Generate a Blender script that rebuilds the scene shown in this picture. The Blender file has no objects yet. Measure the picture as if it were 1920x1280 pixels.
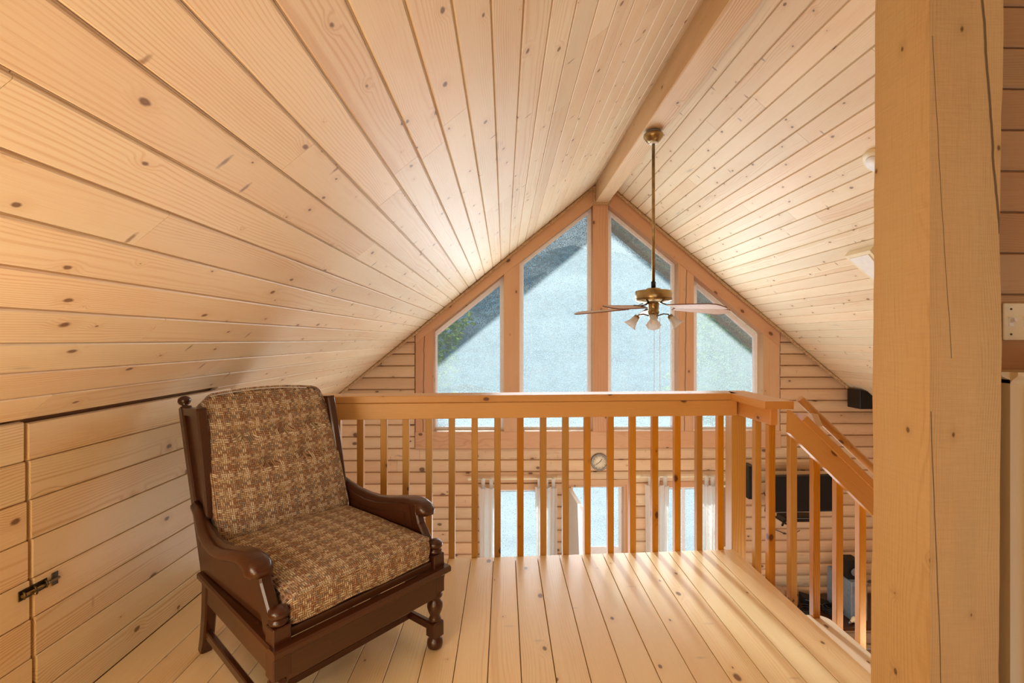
import bpy, bmesh, math, random
from mathutils import Vector, Matrix, noise as mnoise
R = random.Random(7)
SC = bpy.context.scene
COL = SC.collection
PI = math.pi

# ------------------------------------------------------------------ camera
FPX, VPX, HOR, CAMZ = 890.0, 945.0, 636.0, 1.25
TH = math.atan((960 - VPX) / FPX)           # the camera looks this much to the right of +Y
cam_d = bpy.data.cameras.new('camera')
cam = bpy.data.objects.new('camera', cam_d); COL.objects.link(cam)
cam.location = (0, 0, CAMZ)
cam.rotation_euler = (PI / 2, 0, -TH)
cam_d.sensor_width = 36.0
cam_d.lens = FPX / 1920 * 36.0
cam_d.shift_y = -(640 - HOR) / 1920
cam_d.clip_start = 0.05
SC.camera = cam

# ------------------------------------------------------------------ world, sun, big lights, exposure
SC.view_settings.view_transform = 'Standard'
SC.view_settings.look = 'None'
SC.view_settings.gamma = 1.0
SC.view_settings.use_curve_mapping = False
SC.view_settings.exposure = 0.03
SC.cycles.use_denoising = True
SC.cycles.max_bounces = 10
SC.cycles.diffuse_bounces = 5
SC.cycles.transparent_max_bounces = 16
SC.cycles.sample_clamp_indirect = 6.0
SC.cycles.caustics_reflective = False
SC.cycles.caustics_refractive = False

w = bpy.data.worlds.new('sky'); SC.world = w; w.use_nodes = True
nt = w.node_tree; nt.nodes.clear()
wo = nt.nodes.new('ShaderNodeOutputWorld'); bg = nt.nodes.new('ShaderNodeBackground')
tc = nt.nodes.new('ShaderNodeTexCoord'); sx = nt.nodes.new('ShaderNodeSeparateXYZ')
rp = nt.nodes.new('ShaderNodeValToRGB')
rp.color_ramp.elements[0].position = 0.0; rp.color_ramp.elements[0].color = (0.80, 0.90, 0.95, 1)
rp.color_ramp.elements[1].position = 0.8; rp.color_ramp.elements[1].color = (0.42, 0.66, 0.95, 1)
nt.links.new(tc.outputs['Generated'], sx.inputs[0]); nt.links.new(sx.outputs['Z'], rp.inputs[0])
nt.links.new(rp.outputs[0], bg.inputs[0]); bg.inputs[1].default_value = 1.15
nt.links.new(bg.outputs[0], wo.inputs[0])

def light(name, kind, loc, rot, energy, color=(1, 1, 1), size=None, sy=None, angle=None, spread=None):
    d = bpy.data.lights.new(name, kind); d.energy = energy; d.color = color
    if kind == 'AREA':
        d.shape = 'RECTANGLE'; d.size = size; d.size_y = sy or size
        if spread: d.spread = spread
    if kind == 'SUN': d.angle = angle
    if kind == 'POINT': d.shadow_soft_size = size
    o = bpy.data.objects.new(name, d); COL.objects.link(o); o.location = loc; o.rotation_euler = rot
    return o
# the sun stands beyond the gable and shines back into the house
light('sun', 'SUN', (0, 12, 8), (math.radians(-62), 0, math.radians(4)), 10.0, (1.0, 0.96, 0.91), angle=math.radians(3.0))
# daylight coming in through the gable windows (upper and lower rows)
light('daylight_upper_windows', 'AREA', (1.18, 5.695, 1.15), (math.radians(-90), 0, 0), 48, (0.90, 0.96, 1.0), 2.6, 1.3)
light('daylight_lower_windows', 'AREA', (0.95, 5.05, -1.15), (math.radians(-100), 0, 0), 45, (0.90, 0.96, 1.0), 3.4, 1.3)
# warm fill lights added out of view in the loft, not real fixtures
light('loft_fill', 'AREA', (0.1, -2.3, 1.45), (math.radians(86), 0, math.radians(-4)), 7, (1.0, 0.92, 0.78), 2.0, 1.2, spread=math.radians(110))
light('loft_side_fill', 'AREA', (-1.12, 0.28, 0.95), (math.radians(88), 0, math.radians(-58)), 12.5, (1.0, 0.87, 0.66), 0.9, 0.6)  # added fill from the left for the post's side and the near boards
# lower-room fill added unseen under the loft floor to brighten the gable wall
light('lower_room_fill', 'AREA', (1.5, 2.2, -0.75), (math.radians(86), 0, math.radians(-6)), 60, (1.0, 0.93, 0.84), 3.0, 0.8)
light('loft_table_lamp', 'POINT', (-0.85, -0.35, 0.45), (0, 0, 0), 28, (1.0, 0.55, 0.14), 0.2)

# ------------------------------------------------------------------ measured planes
LA, LB = 0.967 + CAMZ, 0.818        # left slope   z = LA + LB x
RC, RB = 2.920 + CAMZ, 0.835        # right slope  z = RC - RB x
YG = 5.75                           # inner face of the gable wall
KX = -1.495                         # knee wall
MZ = -2.55                          # main floor level
ZL = lambda x: LA + LB * x
ZR = lambda x: RC - RB * x
def ray(px, py):
    r = (px - 960) / FPX; u = (HOR - py) / FPX
    c, s = math.cos(TH), math.sin(TH)
    return Vector((s + r * c, c - r * s, u))
def P(px, py, Y):
    d = ray(px, py); k = Y / d.y
    return Vector((d.x * k, Y, CAMZ + d.z * k))
def U(px, py, z):
    d = ray(px, py); k = (z - CAMZ) / d.z
    return Vector((d.x * k, d.y * k, z))
def GX(px, Y=YG): return P(px, HOR, Y).x
def GZ(py, Y=YG): return CAMZ + (HOR - py) / FPX * Y * 1.0

# ------------------------------------------------------------------ mesh helpers
class MB:
    def __init__(s): s.v = []; s.f = []; s.sm = []
    def add(s, vs, fs, smooth=False):
        b = len(s.v); s.v += [tuple(v) for v in vs]
        s.f += [tuple(i + b for i in f) for f in fs]; s.sm += [smooth] * len(fs)
        return s
    def box(s, x0, x1, y0, y1, z0, z1):
        vs = [(x, y, z) for z in (z0, z1) for y in (y0, y1) for x in (x0, x1)]
        return s.add(vs, [(0, 2, 3, 1), (4, 5, 7, 6), (0, 1, 5, 4), (2, 6, 7, 3), (0, 4, 6, 2), (1, 3, 7, 5)])
    def cbox(s, x0, x1, y0, y1, z0, z1, c=0.004):
        """box with chamfered edges"""
        X = (x0, x1); Y = (y0, y1); Z = (z0, z1); sg = (1, -1); vs = []; idx = {}
        for i in (0, 1):
            for j in (0, 1):
                for k in (0, 1):
                    x, y, z = X[i], Y[j], Z[k]; cx, cy, cz = c * sg[i], c * sg[j], c * sg[k]
                    for a, q in enumerate(((x, y + cy, z + cz), (x + cx, y, z + cz), (x + cx, y + cy, z))):
                        idx[i, j, k, a] = len(vs); vs.append(q)
        g = lambda i, j, k, a: idx[i, j, k, a]
        fs = []
        for i in (0, 1): fs.append([g(i, 0, 0, 0), g(i, 1, 0, 0), g(i, 1, 1, 0), g(i, 0, 1, 0)][::(1 if i else -1)])
        for j in (0, 1): fs.append([g(0, j, 0, 1), g(1, j, 0, 1), g(1, j, 1, 1), g(0, j, 1, 1)][::(-1 if j else 1)])
        for k in (0, 1): fs.append([g(0, 0, k, 2), g(1, 0, k, 2), g(1, 1, k, 2), g(0, 1, k, 2)][::(1 if k else -1)])
        for i in (0, 1):
            for j in (0, 1): fs.append([g(i, j, 0, 0), g(i, j, 1, 0), g(i, j, 1, 1), g(i, j, 0, 1)])
            for k in (0, 1): fs.append([g(i, 0, k, 0), g(i, 1, k, 0), g(i, 1, k, 2), g(i, 0, k, 2)])
        for j in (0, 1):
            for k in (0, 1): fs.append([g(0, j, k, 1), g(1, j, k, 1), g(1, j, k, 2), g(0, j, k, 2)])
        for i in (0, 1):
            for j in (0, 1):
                for k in (0, 1): fs.append([g(i, j, k, 0), g(i, j, k, 1), g(i, j, k, 2)])
        return s.add(vs, fs)
    def prism(s, poly, off):
        """poly: list of 3-D points, extruded by the vector off"""
        n = len(poly); off = Vector(off)
        vs = [Vector(p) for p in poly] + [Vector(p) + off for p in poly]
        fs = [tuple(range(n))[::-1], tuple(range(n, 2 * n))] + [(i, (i + 1) % n, n + (i + 1) % n, n + i) for i in range(n)]
        return s.add(vs, fs)
    def rings(s, rs, cap=True, smooth=True, closed=False):
        n = len(rs[0]); vs = [p for r in rs for p in r]; fs = []
        m = len(rs)
        for a in range(m if closed else m - 1):
            b = (a + 1) % m
            for i in range(n):
                j = (i + 1) % n
                fs.append((a * n + i, a * n + j, b * n + j, b * n + i))
        s.add(vs, fs, smooth)
        if cap and not closed:
            b = len(s.v) - len(vs)
            s.f += [tuple(b + i for i in range(n))[::-1], tuple(b + (m - 1) * n + i for i in range(n))]; s.sm += [False, False]
        return s
    def lathe(s, prof, c=(0, 0, 0), n=20, M=None, cap=True):
        c = Vector(c); rs = []
        for r, z in prof:
            ring = []
            for i in range(n):
                a = 2 * PI * i / n; q = Vector((r * math.cos(a), r * math.sin(a), z))
                if M is not None: q = M @ q
                ring.append(c + q)
            rs.append(ring)
        return s.rings(rs, cap)
    def tube(s, pts, r, n=8, cap=True):
        pts = [Vector(p) for p in pts]; rs = []; up = None
        for i, p in enumerate(pts):
            t = (pts[min(i + 1, len(pts) - 1)] - pts[max(i - 1, 0)]).normalized()
            if up is None:
                up = Vector((0, 0, 1)) if abs(t.z) < .9 else Vector((1, 0, 0))
            a = (up - t * up.dot(t)).normalized(); b = t.cross(a); up = a
            rr = r[i] if isinstance(r, (list, tuple)) else r
            rs.append([p + (a * math.cos(2 * PI * k / n) + b * math.sin(2 * PI * k / n)) * rr for k in range(n)])
        return s.rings(rs, cap)
    def bar(s, a, b, w, h, up=(0, 0, 1), c=0.003):
        """chamfered bar from a to b, w across, h along up"""
        a = Vector(a); b = Vector(b); t = (b - a).normalized(); up = Vector(up)
        up = (up - t * up.dot(t)).normalized(); sd = t.cross(up)
        prof = [(-w/2 + c, -h/2), (w/2 - c, -h/2), (w/2, -h/2 + c), (w/2, h/2 - c), (w/2 - c, h/2), (-w/2 + c, h/2), (-w/2, h/2 - c), (-w/2, -h/2 + c)]
        return s.rings([[p + sd * x + up * y for x, y in prof] for p in (a, b)], True, False)
    def mesh(s, name):
        me = bpy.data.meshes.new(name); me.from_pydata(s.v, [], s.f); me.update()
        bm = bmesh.new(); bm.from_mesh(me); bmesh.ops.recalc_face_normals(bm, faces=bm.faces); 
        bm.to_mesh(me); bm.free()
        me.polygons.foreach_set('use_smooth', s.sm)
        return me
    def build(s, name, mat, parent=None, M=None):
        me = s.mesh(name); me.materials.append(mat)
        o = bpy.data.objects.new(name, me); COL.objects.link(o)
        if parent is not None: o.parent = parent
        if M is not None: o.matrix_local = M
        return o

def tag(o, label=None, cat=None, group=None, kind=None):
    if label: o['label'] = label
    if cat: o['category'] = cat
    if group: o['group'] = group
    if kind: o['kind'] = kind
    return o
def thing(name, label, cat, loc=(0, 0, 0), rz=0, group=None):
    o = bpy.data.objects.new(name, None); COL.objects.link(o)
    o.location = loc; o.rotation_euler = (0, 0, rz); o.empty_display_size = .1
    return tag(o, label, cat, group)
def struct(name, label, cat, mb, mat, parent=None):
    o = mb.build(name, mat, parent)
    return tag(o, label, cat, kind='structure')

def rounded_box(sx, sy, sz, r, n=(10, 10, 4), fn=None):
    """rounded box centred on the origin; fn moves a vertex"""
    mb = MB(); hx, hy, hz = sx / 2, sy / 2, sz / 2
    def mp(p):
        q = Vector(p); c = Vector((max(-hx + r, min(hx - r, q.x)), max(-hy + r, min(hy - r, q.y)), max(-hz + r, min(hz - r, q.z))))
        d = q - c
        if d.length > 1e-9: q = c + d.normalized() * r
        return fn(q) if fn else q
    def ease(i, n_):  # denser towards the edges
        t = i / n_; return 0.5 - 0.5 * math.cos(PI * t) if n_ > 3 else t
    for ax in range(3):
        a, b = [(1, 2), (2, 0), (0, 1)][ax]; H = (hx, hy, hz)
        for sgn in (-1, 1):
            na, nb = n[a], n[b]; vs = []
            for i in range(na + 1):
                for j in range(nb + 1):
                    p = [0, 0, 0]; p[ax] = sgn * H[ax]
                    p[a] = -H[a] + 2 * H[a] * ease(i, na); p[b] = -H[b] + 2 * H[b] * ease(j, nb)
                    vs.append(mp(p))
            fs = [(i * (nb + 1) + j, (i + 1) * (nb + 1) + j, (i + 1) * (nb + 1) + j + 1, i * (nb + 1) + j + 1) for i in range(na) for j in range(nb)]
            if sgn < 0: fs = [f[::-1] for f in fs]
            mb.add(vs, fs, True)
    return mb
def weld(o, d=1e-4):
    bm = bmesh.new(); bm.from_mesh(o.data); bmesh.ops.remove_doubles(bm, verts=bm.verts, dist=d)
    bmesh.ops.recalc_face_normals(bm, faces=bm.faces); bm.to_mesh(o.data); bm.free()
    for p in o.data.polygons: p.use_smooth = True

# ------------------------------------------------------------------ materials
def lin(h):
    h = h.lstrip('#'); c = [int(h[i:i + 2], 16) / 255 for i in (0, 2, 4)]
    return tuple(x / 12.92 if x <= .04045 else ((x + .055) / 1.055) ** 2.4 for x in c) + (1,)
lin0 = lambda h: lin(h)[:3]
class NT:
    def __init__(s, name):
        s.m = bpy.data.materials.new(name); s.m.use_nodes = True; s.t = s.m.node_tree; s.t.nodes.clear()
        s.out = s.t.nodes.new('ShaderNodeOutputMaterial')
    def n(s, kind, **kw):
        x = s.t.nodes.new('ShaderNode' + kind)
        for k, v in kw.items(): setattr(x, k, v)
        return x
    def l(s, a, b): s.t.links.new(a, b)
    def put(s, sock, v):
        if hasattr(v, 'default_value') or hasattr(v, 'is_linked'): s.l(v, sock)
        else: sock.default_value = v
    def math(s, op, a, b=0.0, c=None, clamp=False):
        x = s.n('Math', operation=op, use_clamp=clamp); s.put(x.inputs[0], a); s.put(x.inputs[1], b)
        if c is not None: s.put(x.inputs[2], c)
        return x.outputs[0]
    def vmath(s, op, a, b=(0, 0, 0)):
        x = s.n('VectorMath', operation=op); s.put(x.inputs[0], a); s.put(x.inputs[1], b); return x.outputs[0]
    def mix(s, f, a, b, blend='MIX'):
        x = s.n('Mix', data_type='RGBA', blend_type=blend, clamp_factor=True)
        s.put(x.inputs[0], f); s.put(x.inputs[6], a); s.put(x.inputs[7], b); return x.outputs[2]
    def rng(s, v, a, b, c=0.0, d=1.0, smooth=True):
        x = s.n('MapRange', interpolation_type='SMOOTHSTEP' if smooth else 'LINEAR', clamp=True)
        s.put(x.inputs[0], v)
        for i, q in enumerate((a, b, c, d)): s.put(x.inputs[i + 1], q)
        return x.outputs[0]
    def noise(s, v, scale, detail=2.0, rough=.5, dist=0.0):
        x = s.n('TexNoise'); s.l(v, x.inputs['Vector']); x.inputs['Scale'].default_value = scale
        x.inputs['Detail'].default_value = detail; x.inputs['Roughness'].default_value = rough; x.inputs['Distortion'].default_value = dist
        return x.outputs[0]
    def bsdf(s, col, rough=.5, spec=.4, metal=0.0, bump=None, bs=.2, bd=.002, coat=0.0, emit=None):
        b = s.n('BsdfPrincipled'); s.put(b.inputs['Base Color'], col); s.put(b.inputs['Roughness'], rough)
        s.put(b.inputs['Metallic'], metal); s.put(b.inputs['Specular IOR Level'], spec)
        if coat: b.inputs['Coat Weight'].default_value = coat; b.inputs['Coat Roughness'].default_value = .12
        if bump is not None:
            q = s.n('Bump'); q.inputs['Strength'].default_value = bs; q.inputs['Distance'].default_value = bd
            s.l(bump, q.inputs['Height']); s.l(q.outputs[0], b.inputs['Normal'])
        return b.outputs[0]
    def done(s, sh): s.l(sh, s.out.inputs[0]); return s.m

def wood(name, light_c, dark_c, knot_c='#8a5a38', axis='X', rough=.5, ring=.0068, ring_amt=.55, knot_scale=8.0, knot_r=.012,
         tint=.25, stain=0.0, stain_c='#8f8478', crack=None, bs=.25, bd=.0012, saw=0.0, blot=.25, spike=0.0, spec=.35, coat=0.0, hue=.012):
    t = NT(name)
    lin = lambda h: tuple(min(.93, a * b) for a, b in zip(lin0(h), (1.0, 1.09, 1.17))) + (1,)   # kiln-dried pine: a little yellower than the swatches
    tc = t.n('TexCoord'); oi = t.n('ObjectInfo')
    raw = t.n('SeparateXYZ'); t.l(tc.outputs['Object'], raw.inputs[0])
    order = {'X': (0, 1, 2), 'Y': (1, 0, 2), 'Z': (2, 0, 1)}[axis]
    cb = t.n('CombineXYZ')
    for i, k in enumerate(order): t.l(raw.outputs[k], cb.inputs[i])
    rnd = oi.outputs['Random']
    off = t.n('CombineXYZ')
    t.l(t.math('MULTIPLY', rnd, 53.0), off.inputs[0]); t.l(t.math('MULTIPLY', rnd, 17.3), off.inputs[1]); t.l(t.math('MULTIPLY', rnd, 29.7), off.inputs[2])
    p = t.vmath('ADD', cb.outputs[0], off.outputs[0])
    # knots
    vo = t.n('TexVoronoi', feature='F1', voronoi_dimensions='2D'); vo.inputs['Scale'].default_value = knot_scale
    sq = t.n('SeparateXYZ'); t.l(p, sq.inputs[0]); flat = t.n('CombineXYZ')
    t.l(sq.outputs[0], flat.inputs[0]); t.l(t.math('ADD', sq.outputs[1], sq.outputs[2]), flat.inputs[1])
    t.l(t.vmath('MULTIPLY', flat.outputs[0], (.62, 1, 1)), vo.inputs['Vector'])
    dk = t.math('DIVIDE', vo.outputs['Distance'], knot_scale)
    dk = t.math('ADD', dk, t.math('MULTIPLY', t.noise(t.vmath('MULTIPLY', p, (.6, 1, 1)), 55, 3), .009))
    cr = t.n('SeparateColor'); t.l(vo.outputs['Color'], cr.inputs[0])
    rr = t.math('MULTIPLY_ADD', cr.outputs[0], knot_r * 1.1, knot_r * .25 + .003)
    rel = t.math('DIVIDE', dk, rr)
    kn = t.math('MULTIPLY', t.rng(rel, .65, 1.15, 1, 0), t.math('GREATER_THAN', cr.outputs[1], .3))
    halo = t.math('MULTIPLY', t.rng(rel, .9, 3.2, 1, 0), t.math('GREATER_THAN', cr.outputs[1], .3))
    # growth rings
    sp = t.n('SeparateXYZ'); t.l(p, sp.inputs[0])
    wob = t.noise(t.vmath('MULTIPLY', p, (1.3, 5, 5)), 1.0, 2)
    yy = t.math('ADD', t.math('MULTIPLY', t.math('SUBTRACT', rnd, .5), .22), t.math('ADD', t.n_sep(raw, order[1]), t.math('MULTIPLY', wob, .085)))
    zz = t.math('ADD', t.n_sep(raw, order[2]), t.math('MULTIPLY_ADD', t.math('FRACT', t.math('MULTIPLY', rnd, 7.31)), .10, .012))
    rad = t.math('SQRT', t.math('ADD', t.math('MULTIPLY', yy, yy), t.math('MULTIPLY', zz, zz)))
    rad = t.math('ADD', rad, t.math('MULTIPLY', halo, .010))
    rg = t.math('SINE', t.math('MULTIPLY', rad, 2 * PI / ring))
    rg = t.math('MULTIPLY', t.math('POWER', t.math('MULTIPLY_ADD', rg, .5, .5), 2.6), t.rng(t.noise(t.vmath('MULTIPLY', p, (.7, 7, 7)), 1.0, 1), .35, .62, .15, 1.25))
    fib = t.noise(t.vmath('MULTIPLY', p, (9, 420, 420)), 1.0, 2)
    big = t.noise(t.vmath('MULTIPLY', p, (1.1, 6, 6)), 1.0, 3)
    f = t.math('MULTIPLY', rg, ring_amt)
    f = t.math('ADD', f, t.math('MULTIPLY', t.math('SUBTRACT', fib, .5), .9))
    f = t.math('ADD', f, t.math('MULTIPLY', t.math('SUBTRACT', big, .5), blot * 3), clamp=True)
    col = t.mix(f, lin(light_c), lin(dark_c))
    pk = t.rng(t.noise(t.vmath('MULTIPLY', t.vmath('ADD', p, (5, 3, 9)), (2.2, 8, 8)), 1.0, 2), .4, .65)
    col = t.mix(t.math('MULTIPLY', pk, .5), col, t.mix(1.0, col, (1.0, .93, .90, 1), 'MULTIPLY'))
    col = t.mix(t.math('MULTIPLY', halo, .30), col, lin(dark_c))
    if stain > 0:
        st = t.rng(t.noise(t.vmath('MULTIPLY', t.vmath('ADD', p, (31, 7, 3)), (1.6, 9, 9)), 1.0, 4, .6), .66, .74)
        col = t.mix(t.math('MULTIPLY', st, stain), col, lin(stain_c))
    # spike knots lying across the piece
    if spike > 0:
        v2 = t.n('TexVoronoi', feature='F1', voronoi_dimensions='2D'); v2.inputs['Scale'].default_value = 4.2
        t.l(t.vmath('ADD', t.vmath('MULTIPLY', flat.outputs[0], (1.15, .34, 1.0)), (4.2, 1.7, 8.1)), v2.inputs['Vector'])
        d2 = t.math('ADD', t.math('DIVIDE', v2.outputs['Distance'], 4.2), t.math('MULTIPLY', t.noise(p, 70, 3), .008))
        s2 = t.n('SeparateColor'); t.l(v2.outputs['Color'], s2.inputs[0])
        m2 = t.math('MULTIPLY', t.rng(d2, .0065, .0145, 1, 0), t.math('GREATER_THAN', s2.outputs[0], .45))
        col = t.mix(t.math('MULTIPLY', m2, spike), col, t.mix(s2.outputs[1], lin('#a3764c'), lin('#8b8078')))
    kc = t.mix(t.rng(rel, 0, .8), lin(knot_c), t.mix(.45, lin(knot_c), (0.02, .012, .008, 1)))
    col = t.mix(t.math('MULTIPLY', kn, .9), col, kc)
    # per piece tint
    hs = t.n('HueSaturation'); t.l(col, hs.inputs['Color'])
    r2 = t.math('FRACT', t.math('MULTIPLY', rnd, 13.7)); r3 = t.math('FRACT', t.math('MULTIPLY', rnd, 91.3))
    t.l(t.math('MULTIPLY_ADD', t.math('SUBTRACT', r2, .5), hue, .5), hs.inputs['Hue'])
    t.l(t.math('MULTIPLY_ADD', t.math('SUBTRACT', r3, .5), tint, 1.0), hs.inputs['Value'])
    t.l(t.math('MULTIPLY_ADD', t.math('SUBTRACT', r2, .5), -tint, 1.0), hs.inputs['Saturation'])
    col = hs.outputs[0]
    h = t.math('ADD', t.math('MULTIPLY', rg, -.12), t.math('MULTIPLY', fib, .6))
    if saw > 0:
        sw = t.noise(t.vmath('MULTIPLY', p, (170, 14, 14)), 1.0, 2)
        sw2 = t.noise(p, 60, 3)
        col = t.mix(t.math('MULTIPLY', t.rng(sw, .35, .7), .10 * saw), col, lin(dark_c))
        h = t.math('ADD', h, t.math('MULTIPLY', t.math('ADD', sw, sw2), 1.1 * saw))
    if crack:
        for (axk, pos, slope, wd, lo, hi, face, wv) in crack:   # a drying check running along the piece: cross axis, position at 0, slope, width
            cx = t.math('SUBTRACT', t.n_sep(raw, axk), t.math('MULTIPLY_ADD', t.n_sep(raw, order[0]), slope, pos))
            cx = t.math('ADD', cx, t.math('MULTIPLY', t.math('SUBTRACT', t.noise(t.vmath('MULTIPLY', cb.outputs[0], (1, .01, .01)), 5.0, 3), .5), wv))
            m = t.rng(t.math('ABSOLUTE', cx), wd * .4, wd, 1, 0)
            m = t.math('MULTIPLY', m, t.math('MULTIPLY', t.math('GREATER_THAN', t.n_sep(raw, order[0]), lo), t.math('LESS_THAN', t.n_sep(raw, order[0]), hi)))
            if face is not None: m = t.math('MULTIPLY', m, t.math('LESS_THAN', t.n_sep(raw, 1), face))
            col = t.mix(t.math('MULTIPLY', m, .8), col, (.07, .055, .045, 1)); h = t.math('SUBTRACT', h, t.math('MULTIPLY', m, 3))
    return t.done(t.bsdf(col, rough, spec, bump=h, bs=bs, bd=bd, coat=coat))
NT.n_sep = lambda s, sep, k: sep.outputs[k]

def plain(name, c, rough=.5, metal=0.0, spec=.4, vary=.06, scale=30, coat=0.0, bs=.1):
    t = NT(name); tc = t.n('TexCoord')
    n = t.noise(tc.outputs['Object'], scale, 3)
    c0 = lin(c); c1 = tuple(max(0, x * (1 - vary * 3)) for x in c0[:3]) + (1,)
    return t.done(t.bsdf(t.mix(t.rng(n, .35, .75), c0, c1), rough, spec, metal, bump=n, bs=bs, bd=.0005, coat=coat))

M = {}
M['ceil'] = wood('pine_ceiling', '#edd5b3', '#d8b186', '#94694a', rough=.42, tint=.13, stain=.45, stain_c='#a39788', ring_amt=.5, knot_scale=6.2, knot_r=.009, blot=.26, spike=.85)
M['knee'] = wood('pine_knee_wall', '#e6c89c', '#cda06c', '#85572f', rough=.42, tint=.10, ring_amt=.7, knot_scale=5.5, knot_r=.014, blot=.22, spike=.35)
M['floor'] = wood('pine_floor', '#f3d5a4', '#dfb27a', '#8b5a34', rough=.30, tint=.10, ring_amt=.35, knot_scale=5.2, knot_r=.012, blot=.20, spec=.5, spike=.25)
M['log'] = wood('log_siding', '#ddb892', '#b8906e', '#7a523a', rough=.6, tint=.16, stain=.6, stain_c='#86705f', ring_amt=.3, knot_scale=4.2, knot_r=.02, blot=.3, spike=.4)
M['timber_x'] = wood('timber_across', '#d2a27a', '#b98560', '#7a4f30', axis='X', rough=.6, tint=.06, ring_amt=.35, knot_scale=4.2, knot_r=.018)
M['timber_z'] = wood('timber_upright', '#d2a27a', '#b98560', '#7a4f30', axis='Z', rough=.6, tint=.06, ring_amt=.35, knot_scale=4.2, knot_r=.016)
M['timber_split'] = wood('timber_split', '#d2a27a', '#b98560', '#7a4f30', axis='Z', rough=.6, tint=.06, ring_amt=.35, knot_scale=4.2, knot_r=.016,
                         crack=[(0, -.02, 0.012, .007, -9, 9, None, .03)])
M['beam'] = wood('ridge_beam_wood', '#ddb88f', '#b98a5c', '#7a4f30', axis='Y', rough=.5, tint=.02, ring_amt=.6, knot_scale=3.6, knot_r=.015, blot=.35)
M['rail_x'] = wood('fir_rail', '#d9a25f', '#bb7f40', '#6a3a1c', axis='X', rough=.38, tint=.10, ring_amt=.4, knot_scale=4.2, knot_r=.014, spec=.5)
M['rail_z'] = wood('fir_baluster', '#c9913f', '#9c6426', '#5a2d10', axis='Z', rough=.38, tint=.22, ring_amt=.45, knot_scale=5.2, knot_r=.012, spec=.5, hue=.018)
M['tread'] = wood('stair_tread_wood', '#efd8ba', '#dcb98f', '#8b5a34', axis='Y', rough=.45, tint=.05, ring_amt=.3)
M['post'] = wood('rough_sawn_post', '#cba878', '#ab8658', '#7b5a38', axis='Z', rough=.75, tint=0.0, ring_amt=.35, knot_scale=4.5, knot_r=.006, saw=1.0, bs=.45, bd=.002, blot=.12, spec=.15,
                 crack=[(0, .221, -.082, .0048, 1.53, 9, -.07, .02), (0, .0365, -.061, .0013, 1.2, 2.05, -.07, .006), (0, -.0498, -.040, .0018, .2, 1.06, -.07, .004)])
M['dark'] = wood('dark_stained_maple', '#42200f', '#1a0a04', '#1c0d07', axis='Z', rough=.28, ring=.006, tint=.04, ring_amt=.4, knot_scale=.8, knot_r=.004, blot=.25, bs=.08, spec=.5, coat=.2)
M['dark_x'] = wood('dark_stained_maple_rail', '#482411', '#1d0c05', '#1c0d07', axis='X', rough=.28, ring=.006, tint=.04, ring_amt=.4, knot_scale=.8, knot_r=.004, blot=.25, bs=.08, spec=.5, coat=.2)
M['maple'] = wood('pale_maple', '#d6bf98', '#c9ae80', '#a98455', axis='Z', rough=.45, ring=.02, tint=0, ring_amt=.3, knot_scale=.8, knot_r=.002, blot=.1)
M['wallr'] = wood('pine_partition', '#b98f66', '#9c7048', '#744a2b', rough=.5, tint=.1, ring_amt=.4, knot_scale=4.2, knot_r=.012)
M['back'] = plain('backing_board', '#b98a5c', .8)
M['vinyl'] = plain('white_vinyl_frame', '#f6f8ff', .4, vary=.02)
M['brass'] = plain('antique_brass', '#ac9468', .28, metal=1.0, vary=.12, scale=20)
M['brass_d'] = plain('dark_brass', '#6f6248', .4, metal=.9, vary=.2, scale=60)
M['black'] = plain('black_plastic', '#141416', .35, vary=.05)
M['blackmat'] = plain('black_matte', '#0b0b0c', .6, vary=.05)
M['cream'] = plain('cream_plastic', '#efe3c2', .35, vary=.02)
M['white'] = plain('white_paint', '#f1f1ee', .45, vary=.02)
M['grey'] = plain('grey_metal', '#7d8188', .4, metal=.3)
M['bluegrey'] = plain('blue_grey_case', '#7d8c9c', .5)
M['rope'] = plain('manila_rope', '#d8b78c', .8, vary=.2, scale=120, bs=.5)
M['blade'] = plain('washed_fan_blade', '#d8bfae', .45, vary=.04)
M['blade_edge'] = plain('fan_blade_rim', '#7a4a34', .5)
M['face'] = plain('clock_face', '#e8dcc2', .4)
M['pewter'] = plain('pewter_rim', '#8b8a84', .35, metal=.7)
M['card'] = plain('cardboard', '#a88462', .8)

def mat_glass():
    """window glass with wind-blown grime and dried droplets that catch the sun"""
    t = NT('speckled_window_glass'); tc = t.n('TexCoord'); ob = tc.outputs['Object']
    vo = t.n('TexVoronoi', feature='F1'); vo.inputs['Scale'].default_value = 85; t.l(ob, vo.inputs['Vector'])
    sc_ = t.n('SeparateColor'); t.l(vo.outputs['Color'], sc_.inputs[0])
    spots = t.math('MULTIPLY', t.rng(vo.outputs['Distance'], .30, .48, 1, 0), t.rng(sc_.outputs[0], .40, .5))
    n2 = t.noise(ob, 160, 2); haze = t.noise(ob, 3.0, 3)
    f = t.math('ADD', t.math('MULTIPLY', spots, 1.15), t.math('MULTIPLY_ADD', n2, .60, -.10))
    f = t.math('ADD', f, t.math('MULTIPLY', t.math('SUBTRACT', haze, .5), .5), clamp=True)
    tl = t.n('BsdfTranslucent'); tl.inputs[0].default_value = (.44, .53, .57, 1)
    df = t.n('BsdfDiffuse'); df.inputs[0].default_value = (.4, .48, .52, 1)
    m0 = t.n('MixShader'); m0.inputs[0].default_value = .25; t.l(tl.outputs[0], m0.inputs[1]); t.l(df.outputs[0], m0.inputs[2])
    tr = t.n('BsdfTransparent'); tr.inputs[0].default_value = (.90, .95, .96, 1)
    m1 = t.n('MixShader'); t.l(t.math('MULTIPLY_ADD', f, .85, .22), m1.inputs[0]); t.l(tr.outputs[0], m1.inputs[1]); t.l(m0.outputs[0], m1.inputs[2])
    return t.done(m1.outputs[0])
M['glass'] = mat_glass()
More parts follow.
